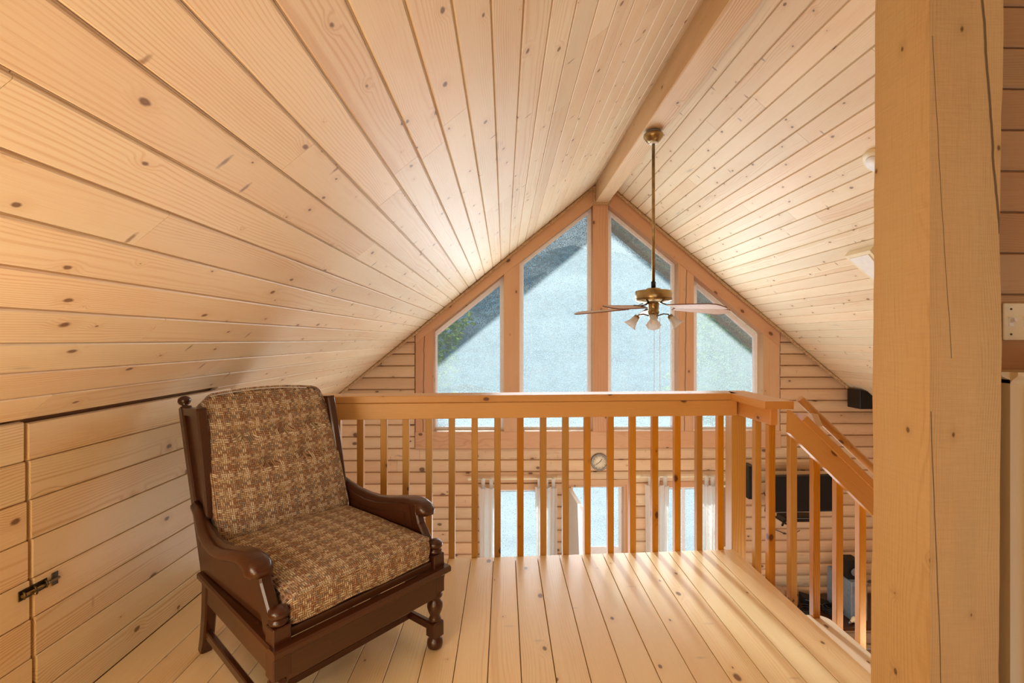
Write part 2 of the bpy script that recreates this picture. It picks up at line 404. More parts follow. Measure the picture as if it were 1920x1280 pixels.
def mat_curtain():
    t = NT('sheer_white_curtain'); tc = t.n('TexCoord')
    n = t.noise(tc.outputs['Object'], 300, 2)
    c = t.mix(n, (.90, .90, .88, 1), (.97, .97, .95, 1))
    a = t.n('BsdfDiffuse'); b = t.n('BsdfTranslucent'); t.l(c, a.inputs[0]); t.l(c, b.inputs[0])
    m = t.n('MixShader'); m.inputs[0].default_value = .68; t.l(a.outputs[0], m.inputs[1]); t.l(b.outputs[0], m.inputs[2])
    return t.done(m.outputs[0])
M['curtain'] = mat_curtain()
def mat_shade():
    t = NT('alabaster_glass_shade'); tc = t.n('TexCoord'); n = t.noise(tc.outputs['Object'], 25, 3)
    c = t.mix(n, (.93, .93, .92, 1), (.80, .80, .80, 1))
    a = t.n('BsdfTranslucent'); t.l(c, a.inputs[0]); b = t.bsdf(c, .25, .5)
    m = t.n('MixShader'); m.inputs[0].default_value = .55; t.l(a.outputs[0], m.inputs[1]); t.l(b, m.inputs[2])
    return t.done(m.outputs[0])
M['shade'] = mat_shade()
def mat_tweed(name, uv_scale=1.0):
    t = NT(name); tc = t.n('TexCoord')
    p = t.vmath('ADD', tc.outputs['Object'], (3.0, 3.0, 3.0))
    s = t.n('SeparateXYZ'); t.l(p, s.inputs[0])
    U_ = s.outputs[0]; V_ = t.math('ADD', s.outputs[1], s.outputs[2])
    k = .0145
    ck = t.math('MODULO', t.math('ADD', t.math('FLOOR', t.math('DIVIDE', U_, k)), t.math('FLOOR', t.math('DIVIDE', V_, k))), 2.0)
    # inside each square three yarns lie across or along
    yu = t.math('FLOOR', t.math('DIVIDE', U_, k / 2)); yv = t.math('FLOOR', t.math('DIVIDE', V_, k / 2))
    fu = t.math('FRACT', t.math('DIVIDE', U_, k / 2)); fv = t.math('FRACT', t.math('DIVIDE', V_, k / 2))
    sel = lambda a, b: t.math('ADD', t.math('MULTIPLY', ck, a), t.math('MULTIPLY', t.math('SUBTRACT', 1.0, ck), b))
    fr = sel(fu, fv)
    wn2 = t.n('TexWhiteNoise', noise_dimensions='3D')
    cb = t.n('CombineXYZ'); t.l(yu, cb.inputs[0]); t.l(yv, cb.inputs[1]); t.l(ck, cb.inputs[2]); t.l(cb.outputs[0], wn2.inputs['Vector'])
    # plaid: the colour of a yarn follows its column (or row), five to a repeat
    bu_ = t.math('MODULO', t.math('FLOOR', t.math('DIVIDE', U_, k)), 5.0); bv_ = t.math('MODULO', t.math('FLOOR', t.math('DIVIDE', V_, k)), 5.0)
    r = t.math('ADD', t.math('MULTIPLY', sel(bu_, bv_), .17), t.math('MULTIPLY', wn2.outputs[0], .18))
    rp = t.n('ValToRGB'); e = rp.color_ramp; e.interpolation = 'CONSTANT'
    cols = [(0, '#c6ad8c'), (.14, '#dccfb6'), (.34, '#b89c84'), (.46, '#a07c62'), (.60, '#9c9286'), (.72, '#ccb896'), (.80, '#ac9278')]
    e.elements[0].position = 0; e.elements[0].color = lin(cols[0][1]); e.elements[1].position = cols[1][0]; e.elements[1].color = lin(cols[1][1])
    for q, c in cols[2:]: x = e.elements.new(q); x.color = lin(c)
    t.l(r, rp.inputs[0])
    edge = t.rng(t.math('ABSOLUTE', t.math('SUBTRACT', fr, .5)), .20, .40, 0, 1)
    pl = t.math('ADD', t.math('SINE', t.math('MULTIPLY', U_, 2 * PI / .055)), t.math('SINE', t.math('MULTIPLY', V_, 2 * PI / .055)))
    col = t.mix(t.math('MULTIPLY', edge, .82), rp.outputs[0], lin('#4d3528'))
    col = t.mix(t.rng(pl, -1.5, 1.8, 0, .15), col, lin('#6d5646'))
    fz = t.noise(p, 900, 2)
    h = t.math('ADD', t.math('SUBTRACT', 1.0, edge), t.math('MULTIPLY', fz, .5))
    return t.done(t.bsdf(col, .9, .15, bump=h, bs=.5, bd=.0012))
M['tweed'] = mat_tweed('tweed_weave')
def mat_leaf(name, a, b):
    t = NT(name); oi = t.n('ObjectInfo'); tc = t.n('TexCoord'); n = t.noise(tc.outputs['Object'], 2.5, 2)
    c = t.mix(t.rng(n, .3, .7), lin(a), lin(b))
    d = t.n('BsdfDiffuse'); s = t.n('BsdfTranslucent'); t.l(c, d.inputs[0]); t.l(c, s.inputs[0])
    m = t.n('MixShader'); m.inputs[0].default_value = .45; t.l(d.outputs[0], m.inputs[1]); t.l(s.outputs[0], m.inputs[2])
    return t.done(m.outputs[0])
M['leaf'] = mat_leaf('leaf_green', '#5f8a3c', '#a8bf5a')
M['leaf2'] = mat_leaf('leaf_dark_green', '#3f6a48', '#7fa06a')
M['bark'] = plain('bark', '#6b5846', .9, vary=.25, scale=12)
M['ground'] = plain('mossy_gravel', '#8b9599', .9, vary=.22, scale=1.3)

# ------------------------------------------------------------------ boards
def board_mesh(name, L, W, T=.018, gap=.0036, ch=.003, lip=.007):
    """tongue and groove board: length on x, width on y, face towards +z"""
    a = W / 2; b = W / 2 - gap; mb = MB()
    prof = [(-a + .0004, 0), (a - .0004, 0), (a - .0004, lip), (b, lip), (b, T - ch), (b - ch, T), (-b + ch, T), (-b, T - ch), (-b, lip), (-a + .0004, lip)]
    e = .0008
    mb.rings([[Vector((x, y, z)) for y, z in prof] for x in (-L / 2 + e, L / 2 - e)], True, False)
    return mb
def frame(loc, xa, za):
    x = Vector(xa).normalized(); z = Vector(za).normalized(); y = z.cross(x)
    m = Matrix((x, y, z)).transposed().to_4x4(); m.translation = Vector(loc); return m
def spans(a, b, lo, hi, rr, fix=None):
    """cut a run a..b into random lengths"""
    out = []; p = a
    while b - p > hi:
        q = p + rr.uniform(lo, hi)
        if b - q < lo * .6: break
        out.append((p, q)); p = q
    out.append((p, b)); return out

Y0 = -2.6; YE = 6.83
# ceiling slab: both slopes, running out over the gable as the eave
cl = MB()
XL0, XR0, XRG = -3.6, 5.35, (RC - LA) / (LB + RB)
for (xa, za, xb, zb) in ((XL0, ZL(XL0), XRG, ZL(XRG)), (XRG, ZR(XRG), XR0, ZR(XR0))):
    cl.prism([(xa, Y0, za + .026), (xb, Y0, zb + .026), (xb, Y0, zb + .16), (xa, Y0, za + .16)], (0, YE - Y0, 0))
ceiling = struct('ceiling', 'vaulted ceiling of pale pine boards sloping up to the ridge beam', 'ceiling', cl, M['back'])
dL = Vector((1, 0, LB)).normalized(); nL = Vector((LB, 0, -1)).normalized()    # slope direction, face normal (down and in)
dR = Vector((1, 0, -RB)).normalized(); nR = Vector((-RB, 0, -1)).normalized()
pitchX = .0968
wl = pitchX * math.sqrt(1 + LB * LB)
x = -1.488 + .0009 - pitchX * 15
TB = .018; LIP = .018
k = 0
while x < XRG - .01:
    xm = x + pitchX / 2
    if x > XL0 and xm < 1.16:
        rr = random.Random(k * 7 + 1)
        a = Y0 if x > -1.5 else 2.5
        for (ya, yb) in spans(a - rr.random() * 1.2 + .6 if a < 0 else a, YG + .1, 2.0, 4.6, rr):
            o = board_mesh('plank', yb - ya, wl, TB).build('plank', M['ceil'], ceiling,
                frame(Vector((xm, (ya + yb) / 2, ZL(xm))) - nL * TB, (0, 1, 0), nL))
    x += pitchX; k += 1
pitchR = .0935; wr = pitchR * math.sqrt(1 + RB * RB)
x = 1.42 - pitchR * 2
while x < XR0 - .1:
    xm = x + pitchR / 2
    if xm > 1.2:
        rr = random.Random(k * 7 + 1)
        for (ya, yb) in spans(.4 - rr.random() * 1.0, YG + .1, 2.0, 4.6, rr):
            board_mesh('plank', yb - ya, wr, TB).build('plank', M['ceil'], ceiling,
                frame(Vector((xm, (ya + yb) / 2, ZR(xm))) - nR * TB, (0, 1, 0), nR))
    x += pitchR; k += 1
# soffit boards outside the gable, one joined part
sf = MB()
for i in range(30):
    xm = 1.25 + i * .13
    if xm > XR0 - .1: break
    m4 = frame(Vector((xm, (YG + .2 + YE) / 2, ZR(xm))) - nR * TB, (0, 1, 0), nR); bmx = board_mesh('s', YE - YG - .22, .13 * math.sqrt(1 + RB * RB), TB)
    sf.add([m4 @ Vector(v) for v in bmx.v], bmx.f)
o = sf.build('soffit_boards', M['ceil'], ceiling); o['kind'] = 'stuff'
# barge boards at the eave's edge
for nm, fz, xs in (('barge_board', ZL, (XL0, XRG)), ('barge_board', ZR, (XRG, XR0))):
    a, b = xs
    MB().prism([(a, YE - .04, fz(a) - .08), (b, YE - .04, fz(b) - .08), (b, YE - .04, fz(b) + .2), (a, YE - .04, fz(a) + .2)], (0, .035, 0)).build(nm, M['timber_x'], ceiling)

# ------------------------------------------------------------------ loft floor
EA = U(840, 1047, 0); EB = U(1380, 1029.5, 0)
ES = (EB.y - EA.y) / (EB.x - EA.x)
def edge_y(x): return EA.y + ES * (x - EA.x)
FX1 = 1.372
fl = MB()
fl.prism([(KX, Y0, -.24), (FX1 - .01, Y0, -.24), (FX1 - .01, edge_y(FX1) - .012, -.24), (KX, edge_y(KX) - .012, -.24)], (0, 0, .214))
floor = struct('floor', 'honey-coloured pine board floor of the loft', 'floor', fl, M['back'])
xs = [KX]
q = -.0605
lst = []
while q > KX + .05: lst.append(q); q -= .1275
xs += lst[::-1] + [.0645, .192, .319, .447, .575, .702, .832, .965, 1.104, 1.224, FX1]
for i in range(len(xs) - 1):
    a, b = xs[i], xs[i + 1]; rr = random.Random(100 + i); wd = b - a
    for (ya, yb) in spans(-.6 - rr.random(), edge_y((a + b) / 2), 2.2, 4.0, rr):
        last = abs(yb - edge_y((a + b) / 2)) < 1e-6
        g = .0016; T = .022; zt = rr.uniform(-.0008, .0008)
        e0 = edge_y(a) if last else yb - .0008; e1 = edge_y(b) if last else yb - .0008
        cx, cy = (a + b) / 2, (ya + yb) / 2
        mb = MB(); ch = .0015
        # cut square to the boards except at the slanting loft edge; local x runs along the board
        def pt(x, y, z): return Vector((y - cy, -(x - cx), z))
        prof = [(a + g, -T), (b - g, -T), (b - g, -ch), (b - g - ch, 0), (a + g + ch, 0), (a + g, -ch)]
        mb.rings([[pt(x_, ya + .0008, z_) for x_, z_ in prof],
                  [pt(x_, e0 + (e1 - e0) * (x_ - a) / wd, z_) for x_, z_ in prof]], True, False)
        mb.build('floor_board', M['floor'], floor, frame((cx, cy, zt), (0, 1, 0), (0, 0, 1)))
fa = MB(); fa.prism([(KX, edge_y(KX) - .012, -.26), (FX1, edge_y(FX1) - .012, -.26), (FX1, edge_y(FX1), -.26), (KX, edge_y(KX), -.26)], (0, 0, .237))
fa.build('rim_board', M['rail_x'], floor)
MB().box(FX1 - .01, FX1, 1.45, edge_y(FX1) - .002, -.26, -.023).build('rim_board', M['rail_x'], floor)

# lower storey floor
lf = MB().box(-3.5, 5.3, -1, YG, MZ - .1, MZ)
struct('floor', 'brown board floor of the room below the loft', 'floor', lf, M['timber_x'])

# ------------------------------------------------------------------ knee wall with its hatch
KT = ZL(KX)
kw = MB().box(KX - .12, KX - .020, Y0, edge_y(KX), -.2, KT - .02)
wall_left = struct('wall_left', 'low pine-boarded knee wall under the slope on the left', 'wall', kw, M['back'])
GY0, GY1 = 1.525, 2.62        # the hatch lies between these
pk = .1255
zs = []
z = KT
while z > .02: zs.append((max(z - pk, .0), z)); z -= pk
def lean(zv): return GY0 + (KT / 2 - zv) * .034      # its near edge is cut a little out of plumb
for (za, zb) in zs:
    hgt = zb - za; zc = (za + zb) / 2
    if hgt < .02: continue
    rr = random.Random(int(zc * 1000))
    y1 = lean(zc) - .006
    for (ya, yb) in spans(-.9 - rr.random() * .5, y1, 3, 5, rr):
        board_mesh('wall_board', yb - ya, hgt, TB, gap=.0018, ch=.0025).build('wall_board', M['knee'], wall_left,
            frame((KX - TB, (ya + yb) / 2, zc), (0, 1, 0), (1, 0, 0)))
hatch = MB().box(KX - .0198, KX - .0185, GY0, GY1, .002, KT - .025)
hatch = struct('door_1', 'flush pine access hatch in the knee wall behind the armchair', 'door', hatch, M['back'])
for (za, zb) in zs:
    hgt = zb - za; zc = (za + zb) / 2
    if hgt < .02: continue
    ya = lean(zc) + .008; top = zb >= KT - .001
    if top: hgt -= .007; zc -= .0035
    board_mesh('board', GY1 - ya, hgt, TB, gap=.0018, ch=.0025).build('board', M['knee'], hatch,
        frame((KX - TB + .002, (ya + GY1) / 2, zc), (0, 1, 0), (1, 0, 0)))
for (za, zb) in zs[:1]:
    pass
# brass barrel bolt across the hatch's near edge
bp = U(62, 1102, 0); kk = KX / ray(70, 1100).x
bz = CAMZ + ray(70, 1100).z * kk; by = ray(70, 1100).y * kk
bolt = thing('barrel_bolt', 'tarnished brass barrel bolt across the dark gap of the hatch', 'bolt', (KX + .001, by, bz))
MB().cbox(0, .0025, -.062, .030, -.016, .016, .0008).build('back_plate', M['brass_d'], bolt)
MB().tube([(.009, -.058, 0), (.009, .064, 0)], .0052, 10).build('bolt_rod', M['brass'], bolt)
for yy in (-.050, -.015, .022):
    MB().tube([(.002, yy - .004, -.010), (.012, yy - .004, -.009), (.0155, yy - .004, 0), (.012, yy - .004, .009), (.002, yy - .004, .010)], .0035, 6).build('guide_loop', M['brass_d'], bolt)
MB().lathe([(.0035, 0), (.0035, .012), (.0055, .014), (.0045, .019)], (.012, -.034, -.002), 10, Matrix.Rotation(PI / 2, 3, 'Y')).build('knob', M['brass'], bolt)
kp = MB().cbox(.002, .005, .044, .066, -.021, .021, .0008).build('keeper', M['brass_d'], bolt)

# ------------------------------------------------------------------ gable wall
def gpt(px, py, y=YG): return P(px, py, y)
gxl, gxr = GX(778), GX(1462)
sill_t = GZ(808); sill_b = GZ(840)
TD = .13                                   # timber depth
# openings (x0, x1, z0, z1) of the lower storey
W5 = (GX(914), GX(1030), MZ + .62, GZ(917)); D2 = (GX(1066), GX(1174), MZ, GZ(908)); W6 = (GX(1232), GX(1340), MZ + .62, GZ(914))
wb = MB(); YB0, YB1 = YG + .03, YG + .16
def gtop(x): return min(ZL(x), ZR(x)) + .05
def slab(x0, x1, z0, z1=None):
    tops = [(x0, z1 if z1 is not None else gtop(x0)), (x1, z1 if z1 is not None else gtop(x1))]
    wb.prism([(x0, YB0, z0), (x1, YB0, z0), (tops[1][0], YB0, tops[1][1]), (tops[0][0], YB0, tops[0][1])], (0, YB1 - YB0, 0))
slab(-3.5, gxl + .05, MZ); slab(gxr - .05, 5.3, MZ)
prev = gxl + .05
for (a, b, z0, z1) in (W5, D2, W6):
    slab(prev, a, MZ, sill_b + .02)
    if z0 > MZ + .01: slab(a, b, MZ, z0)
    slab(a, b, z1, sill_b + .02); prev = b
slab(prev, gxr - .05, MZ, sill_b + .02)
wall_back = struct('wall_back', 'gable end wall of half-round log siding', 'wall', wb, M['back'])

def log_mesh(xa0, xa1, xb0, xb1, z0, z1, y=YG + .03, bulge=.044):
    """half-round log between z0 and z1; left end goes from xa0 (bottom) to xa1 (top)"""
    n = 6; rs = [[], []]
    cx = (xa0 + xb0) / 2; zc = (z0 + z1) / 2
    for e, (b_, t_) in enumerate(((xa0, xa1), (xb0, xb1))):
        for i in range(n + 1):
            u = i / n; a = PI * u
            zz = z0 + (z1 - z0) * (.5 - .5 * math.cos(a)); yy = -bulge * (math.sin(a) ** .6 if 0 < i < n else 0) - (.0 if 0 < i < n else 0)
            rs[e].append(Vector((b_ + (t_ - b_) * u - cx, yy, zz - zc)))
        for q in ((t_ - cx, .015, z1 - zc), (b_ - cx, .015, z0 - zc)): rs[e].append(Vector(q))
    mb = MB(); mb.rings(rs, True, False)
    return mb, Vector((cx, y, zc))
def put_log(xa0, xa1, xb0, xb1, z0, z1):
    if xb0 - xa0 < .03 and xb1 - xa1 < .03: return
    mb, c = log_mesh(xa0, xa1, xb0, xb1, z0, z1)
    mb.build('log', M['log'], wall_back, Matrix.Translation(c))
LP = .1425; zsill = sill_b
# below the sill beam
r = 0; z = zsill
TRM = .075
while z > MZ + .02:
    z0 = max(z - LP, MZ)
    segs = [(-3.45, 5.25)]
    for (a, b, o0, o1) in (W5, D2, W6):
        if z0 < o1 + .02 and z > o0:
            ns = []
            for (s0, s1) in segs:
                if a - TRM > s0 and b + TRM < s1: ns += [(s0, a - TRM), (b + TRM, s1)]
                else: ns.append((s0, s1))
            segs = ns
    for (a, b, o0, o1) in (W5, D2, W6):      # what is left of a log over an opening
        if z0 < o1 + .02 and z > o1 + .03: put_log(a - TRM, a - TRM, b + TRM, b + TRM, o1 + .012, z)
    for (s0, s1) in segs:
        rr = random.Random(int(z * 1000) + int(s0 * 100)) 
        for (u0, u1) in spans(s0, s1, 1.6, 4.5, rr): put_log(u0 + .001, u0 + .001, u1 - .001, u1 - .001, z0, z)
    z -= LP
# beside the gable lights
z = zsill
while z < GZ(590):
    z1 = z + LP; e = .012
    xl = lambda zz: (zz - LA) / LB + e; xr = lambda zz: (RC - zz) / RB - e
    a0, a1 = max(-3.4, xl(z)), max(-3.4, xl(z1))
    if a0 < gxl - .03: put_log(a0, min(a1, gxl - .002), gxl - .002, gxl - .002, z, z1)
    b0, b1 = min(5.2, xr(z)), min(5.2, xr(z1))
    if b0 > gxr + .03: put_log(gxr + .002, gxr + .002, b0, max(b1, gxr + .004), z, z1)
    z = z1

# heavy timbers round the gable lights, front face at YF
YF = YG - .03
def upright(px0, px1, zb, name='upright_timber', mat='timber_z'):
    x0, x1 = P(px0, 600, YF).x, P(px1, 600, YF).x; cx = (x0 + x1) / 2
    tl = min(ZL(x0), ZR(x0)); tr = min(ZL(x1), ZR(x1)); dz = .10
    mb = MB().prism([(x0 - cx, 0, zb), (x1 - cx, 0, zb), (x1 - cx, 0, tr - dz), (x0 - cx, 0, tl - dz)], (0, TD, 0))
    mb.build(name, M[mat], wall_back, Matrix.Translation((cx, YF + .002, 0)))
upright(779, 813, sill_t, mat='timber_split'); upright(945, 974, sill_t); upright(1272, 1301, sill_t, mat='timber_split'); upright(1431, 1462, sill_t)
x0, x1 = P(1112, 600, YF).x, P(1140, 600, YF).x
MB().box(x0, x1, YF, YF + TD, sill_t, 2.896 - .0).build('upright_timber', M['timber_z'], wall_back)
# sill beam
MB().cbox(GX(778, YF) - .0, gxr, YF - .002, YF + TD, sill_b, sill_t, .006).build('sill_beam', M['timber_x'], wall_back)
# sloping timbers under the ceiling
def pz(px, py): q = P(px, py, YF); return (q.x, q.z)
xa, za = pz(779, 643); xb, zb = pz(1110, 386)
for (pts) in ([(xa, za), (xb, zb), (x0 - .002, zb + .01), (x0 - .002, ZL(x0) - .002), (xa, ZL(xa) - .002)],):
    c = Vector(((xa + xb) / 2, YF - .004, (za + zb) / 2)); m4 = frame(c, dL, (0, -1, 0)); mi = m4.inverted()
    MB().prism([mi @ Vector((x, YF - .004, z)) for x, z in pts], mi.to_3x3() @ Vector((0, TD, 0))).build('sloping_timber', M['timber_x'], wall_back, m4)
xa, za = pz(1141, 384); xb, zb = pz(1462, 650)
pts = [(xa, za), (xb, zb), (xb, ZR(xb) - .002), (xa, ZR(xa) - .002)]
c = Vector(((xa + xb) / 2, YF - .004, (za + zb) / 2)); m4 = frame(c, dR, (0, -1, 0)); mi = m4.inverted()
MB().prism([mi @ Vector((x, YF - .004, z)) for x, z in pts], mi.to_3x3() @ Vector((0, TD, 0))).build('sloping_timber', M['timber_x'], wall_back, m4)

# the four upper lights
YP = YF + TD + .004
def window(n, px0, px1, yb, ytl, ytr, label, fw=.04, plane=None, parent_mat='vinyl'):
    Yp = plane or YP
    q = [P(px0, yb, Yp), P(px1, yb, Yp), P(px1, ytr, Yp), P(px0, ytl, Yp)]
    c = sum(q, Vector()) / 4
    cc = Vector((c.x, Yp, min(p.z for p in q)))
    L = [p - cc for p in q]
    # inset polygon
    def inset(poly, d):
        out = []; n_ = len(poly)
        for i in range(n_):
            p0, p1, p2 = poly[i - 1], poly[i], poly[(i + 1) % n_]
            e1 = (p1 - p0).normalized(); e2 = (p2 - p1).normalized()
            n1 = Vector((-e1.z, 0, e1.x)); n2 = Vector((-e2.z, 0, e2.x))
            bis = (n1 + n2); bis = bis / max(1e-6, bis.dot(n1))
            out.append(p1 + bis * d)
        return out
    I = inset(L, fw)
    mb = MB(); n_ = 4; D = .05
    for i in range(4):
        j = (i + 1) % 4
        mb.prism([L[i], L[j], I[j], I[i]], (0, D, 0))
    I2 = inset(L, fw + .012)
    for i in range(4):
        j = (i + 1) % 4
        mb.prism([I[i] + Vector((0, .02, 0)), I[j] + Vector((0, .02, 0)), I2[j] + Vector((0, .02, 0)), I2[i] + Vector((0, .02, 0))], (0, .02, 0))
    wn = bpy.data.objects.new('window_%d' % n, None); COL.objects.link(wn); wn.location = cc
    tag(wn, label, 'window', kind='structure')
    mb.build('window_frame', M['vinyl'], wn)
    MB().prism([p + Vector((0, .030, 0)) for p in inset(L, fw)], (0, .004, 0)).build('pane', M['glass'], wn)
    return wn
window(1, 812, 945, 808, 625, 518, 'lowest-left sloping gable window, its glass speckled, beside the left log wall')
window(2, 974, 1109, 808, 492, 387, 'tall left-of-centre gable window with a slanting top')
window(3, 1139, 1266, 808, 390, 493, 'tall right-of-centre gable window behind the ceiling fan')
window(4, 1300, 1420, 808, 524, 630, 'right-hand sloping gable window with green leaves behind it')

# lower storey windows and doorway
def rect_window(n, op, label):
    a, b, z0, z1 = op; cc = Vector(((a + b) / 2, YG + .07, z0))
    wn = bpy.data.objects.new('window_%d' % n, None); COL.objects.link(wn); wn.location = cc; tag(wn, label, 'window', kind='structure')
    hw = (b - a) / 2; h = z1 - z0; f = .045
    mb = MB().box(-hw, hw, 0, .05, 0, f).box(-hw, hw, 0, .05, h - f, h).box(-hw, -hw + f, 0, .05, f, h - f).box(hw - f, hw, 0, .05, f, h - f)
    mb.box(-.02, .02, .01, .04, f, h - f)
    mb.build('window_frame', M['vinyl'], wn)
    for s_ in (-1, 1): MB().box(min(s_ * .02, s_ * (hw - f)), max(s_ * .02, s_ * (hw - f)), .022, .026, f, h - f).build('pane', M['glass'], wn)
    y0, y1 = -.09, -.02
    MB().box(-hw - TRM, hw + TRM, y0, y1, h, h + TRM * .9).build('casing', M['timber_x'], wn)
    MB().box(-hw - TRM, hw + TRM, y0 - .02, y1, -TRM, 0).build('window_sill', M['timber_x'], wn)
    for s_ in (-1, 1): MB().box(min(s_ * hw, s_ * (hw + TRM)), max(s_ * hw, s_ * (hw + TRM)), y0, y1, 0, h).build('casing', M['timber_z'], wn)
    return wn
rect_window(5, W5, 'lower-storey window between white curtains, left of the doorway')
rect_window(6, W6, 'lower-storey window between white curtains, right of the doorway')
a, b, z0, z1 = D2; hw = (b - a) / 2; h = z1 - z0
dn = bpy.data.objects.new('door_2', None); COL.objects.link(dn); dn.location = ((a + b) / 2, YG + .03, MZ); tag(dn, 'lower-storey doorway with a white door standing open before a glazed storm door', 'door', kind='structure')
fr = MB()
for s_ in (-1, 1): fr.box(min(s_ * hw, s_ * (hw - .03)), max(s_ * hw, s_ * (hw - .03)), -.04, .12, 0, h)
fr.box(-hw + .03, hw - .03, -.04, .12, h - .03, h); fr.build('door_frame', M['timber_z'], dn)
for s_ in (-1, 1): MB().box(min(s_ * hw, s_ * (hw + TRM)), max(s_ * hw, s_ * (hw + TRM)), -.06, -.02, 0, h).build('casing', M['timber_z'], dn)
MB().box(-hw - TRM, hw + TRM, -.06, -.02, h, h + TRM * .8).build('casing', M['timber_x'], dn)
sdm = MB(); f = .04; i0, i1 = -hw + .03, hw - .03; gz0 = GZ(1033) - MZ
sdm.box(i0, i1, .07, .10, 0, gz0).box(i0, i1, .07, .10, h - .03 - f, h - .03).box(i0, i0 + f, .07, .10, gz0, h - .03 - f).box(i1 - f, i1, .07, .10, gz0, h - .03 - f)
sd = sdm.build('storm_door', M['vinyl'], dn)
MB().box(i0 + f, i1 - f, .083, .087, gz0, h - .03 - f).build('pane', M['glass'], sd)
leaf = MB().cbox(0, .045, -.80, 0, .01, h - .035, .003).build('door_leaf', M['white'], dn)
leaf.matrix_local = Matrix.Translation((-hw - .012, -.065, 0)) @ Matrix.Rotation(math.radians(3), 4, 'Z')
MB().lathe([(.006, 0), (.006, .03), (.02, .035), (.026, .05), (.018, .064), (0.001, .066)], (.045, -.74, .95), 12, Matrix.Rotation(PI / 2, 3, 'Y')).build('door_knob', M['brass'], leaf)

# outer shells of the lower storey so that the room is closed
sh = MB().box(-3.62, -3.5, -1, YG + .1, MZ, ZL(-3.5) + .1)
struct('wall_left_lower', 'left wall of the lower room', 'wall', sh, M['log'])
sh = MB().box(5.3, 5.42, -1, YG + .1, MZ, ZR(5.3) + .1)
struct('wall_right', 'right wall of the lower room', 'wall', sh, M['log'])
sh = MB().prism([(-3.5, Y0 - .1, -.2), (5.3, Y0 - .1, -.2), (5.3, Y0 - .1, ZR(5.3)), (XRG, Y0 - .1, ZR(XRG)), (-3.5, Y0 - .1, ZL(-3.5))], (0, .1, 0))
struct('wall_front', 'end wall behind the camera', 'wall', sh, M['knee'])

# partition beside the stairs, right behind the big post
YW = 1.415
pw = MB().prism([(1.28, YW + .022, MZ), (5.2, YW + .022, MZ), (5.2, YW + .022, ZR(5.2)), (1.28, YW + .022, ZR(1.28) - .01)], (0, .018, 0))
wall_right = struct('wall_stair', 'board partition beside the stairs, behind the big timber post', 'wall', pw, M['back'])
z = 0.012
while z < ZR(1.4):
    z1 = z + .125; xe = min(3.2, (RC - z1) / RB - .02)
    if xe > 1.5:
        board_mesh('wall_board', xe - 1.29, .125, .018, gap=.0028).build('wall_board', M['wallr'], wall_right, frame(((1.29 + xe) / 2, YW + .020, (z + z1) / 2), (1, 0, 0), (0, -1, 0)))
    z = z1

# ------------------------------------------------------------------ ridge beam
bx0, bx1, bz0 = 1.100, 1.262, 2.896
bb = MB()
ny = 24; rs = []
for i in range(ny + 1):
    y = Y0 + (YG + .08 - Y0) * i / ny; c = .007
    w_ = lambda s_: .0025 * mnoise.noise(Vector((y * 1.7, s_ * 9, 0)))
    rs.append([Vector((bx0 - w_(1) + 0, y, bz0 + c)), Vector((bx0 + c, y, bz0 + w_(2))), Vector((bx1 - c, y, bz0 + w_(3))), Vector((bx1 + w_(4), y, bz0 + c)),
               Vector((bx1, y, ZR(bx1) + .01)), Vector((XRG, y, ZR(XRG) + .01)), Vector((bx0, y, ZL(bx0) + .01))])
bb.rings(rs, True, False)
tag(bb.build('ridge_beam', M['beam']), 'long timber ridge beam running along the peak of the ceiling', 'beam', kind='structure')

# rope tucked along the joint of ceiling and gable
rope = MB()
path = []
def rp_(x, left): 
    n_ = nL if left else nR
    return Vector((x, YG - .056, (ZL(x) if left else ZR(x)))) + n_ * .019
pl = [rp_(-2.55, True), rp_(gxl, True), rp_(bx0 - .016, True)]
pl += [Vector((bx0 - .014, YF - .02, bz0 + .03)), Vector((bx0 - .004, YF - .02, bz0 - .012)), Vector((bx1 + .004, YF - .02, bz0 - .012)), Vector((bx1 + .014, YF - .02, bz0 + .03))]
pl += [rp_(bx1 + .016, False), rp_(gxr, False), rp_(5.0, False)]
dense = []
for i in range(len(pl) - 1):
    a, b = pl[i], pl[i + 1]; L_ = (b - a).length; n_ = max(1, int(L_ / .0085))
    for j in range(n_):
        q = a.lerp(b, j / n_); s_ = (q.x * 3)
        dense.append(q + Vector((0, 0, .004 * math.sin(s_ * 2.1))))
dense.append(pl[-1])
acc = 0; st = [[], [], []]
for i, q in enumerate(dense):
    t_ = (dense[min(i + 1, len(dense) - 1)] - dense[max(i - 1, 0)]).normalized()
    if i: acc += (q - dense[i - 1]).length
    A = t_.cross(Vector((0, 1, 0))).normalized(); B = t_.cross(A)
    for k in range(3):
        an = acc / .06 * 2 * PI + k * 2 * PI / 3
        st[k].append(q + (A * math.cos(an) + B * math.sin(an)) * .010)
for k in range(3): rope.tube(st[k], .0098, 5)
ro = rope.build('rope_trim', M['rope']); tag(ro, 'twisted rope tucked along the joint of ceiling and gable wall', 'rope')

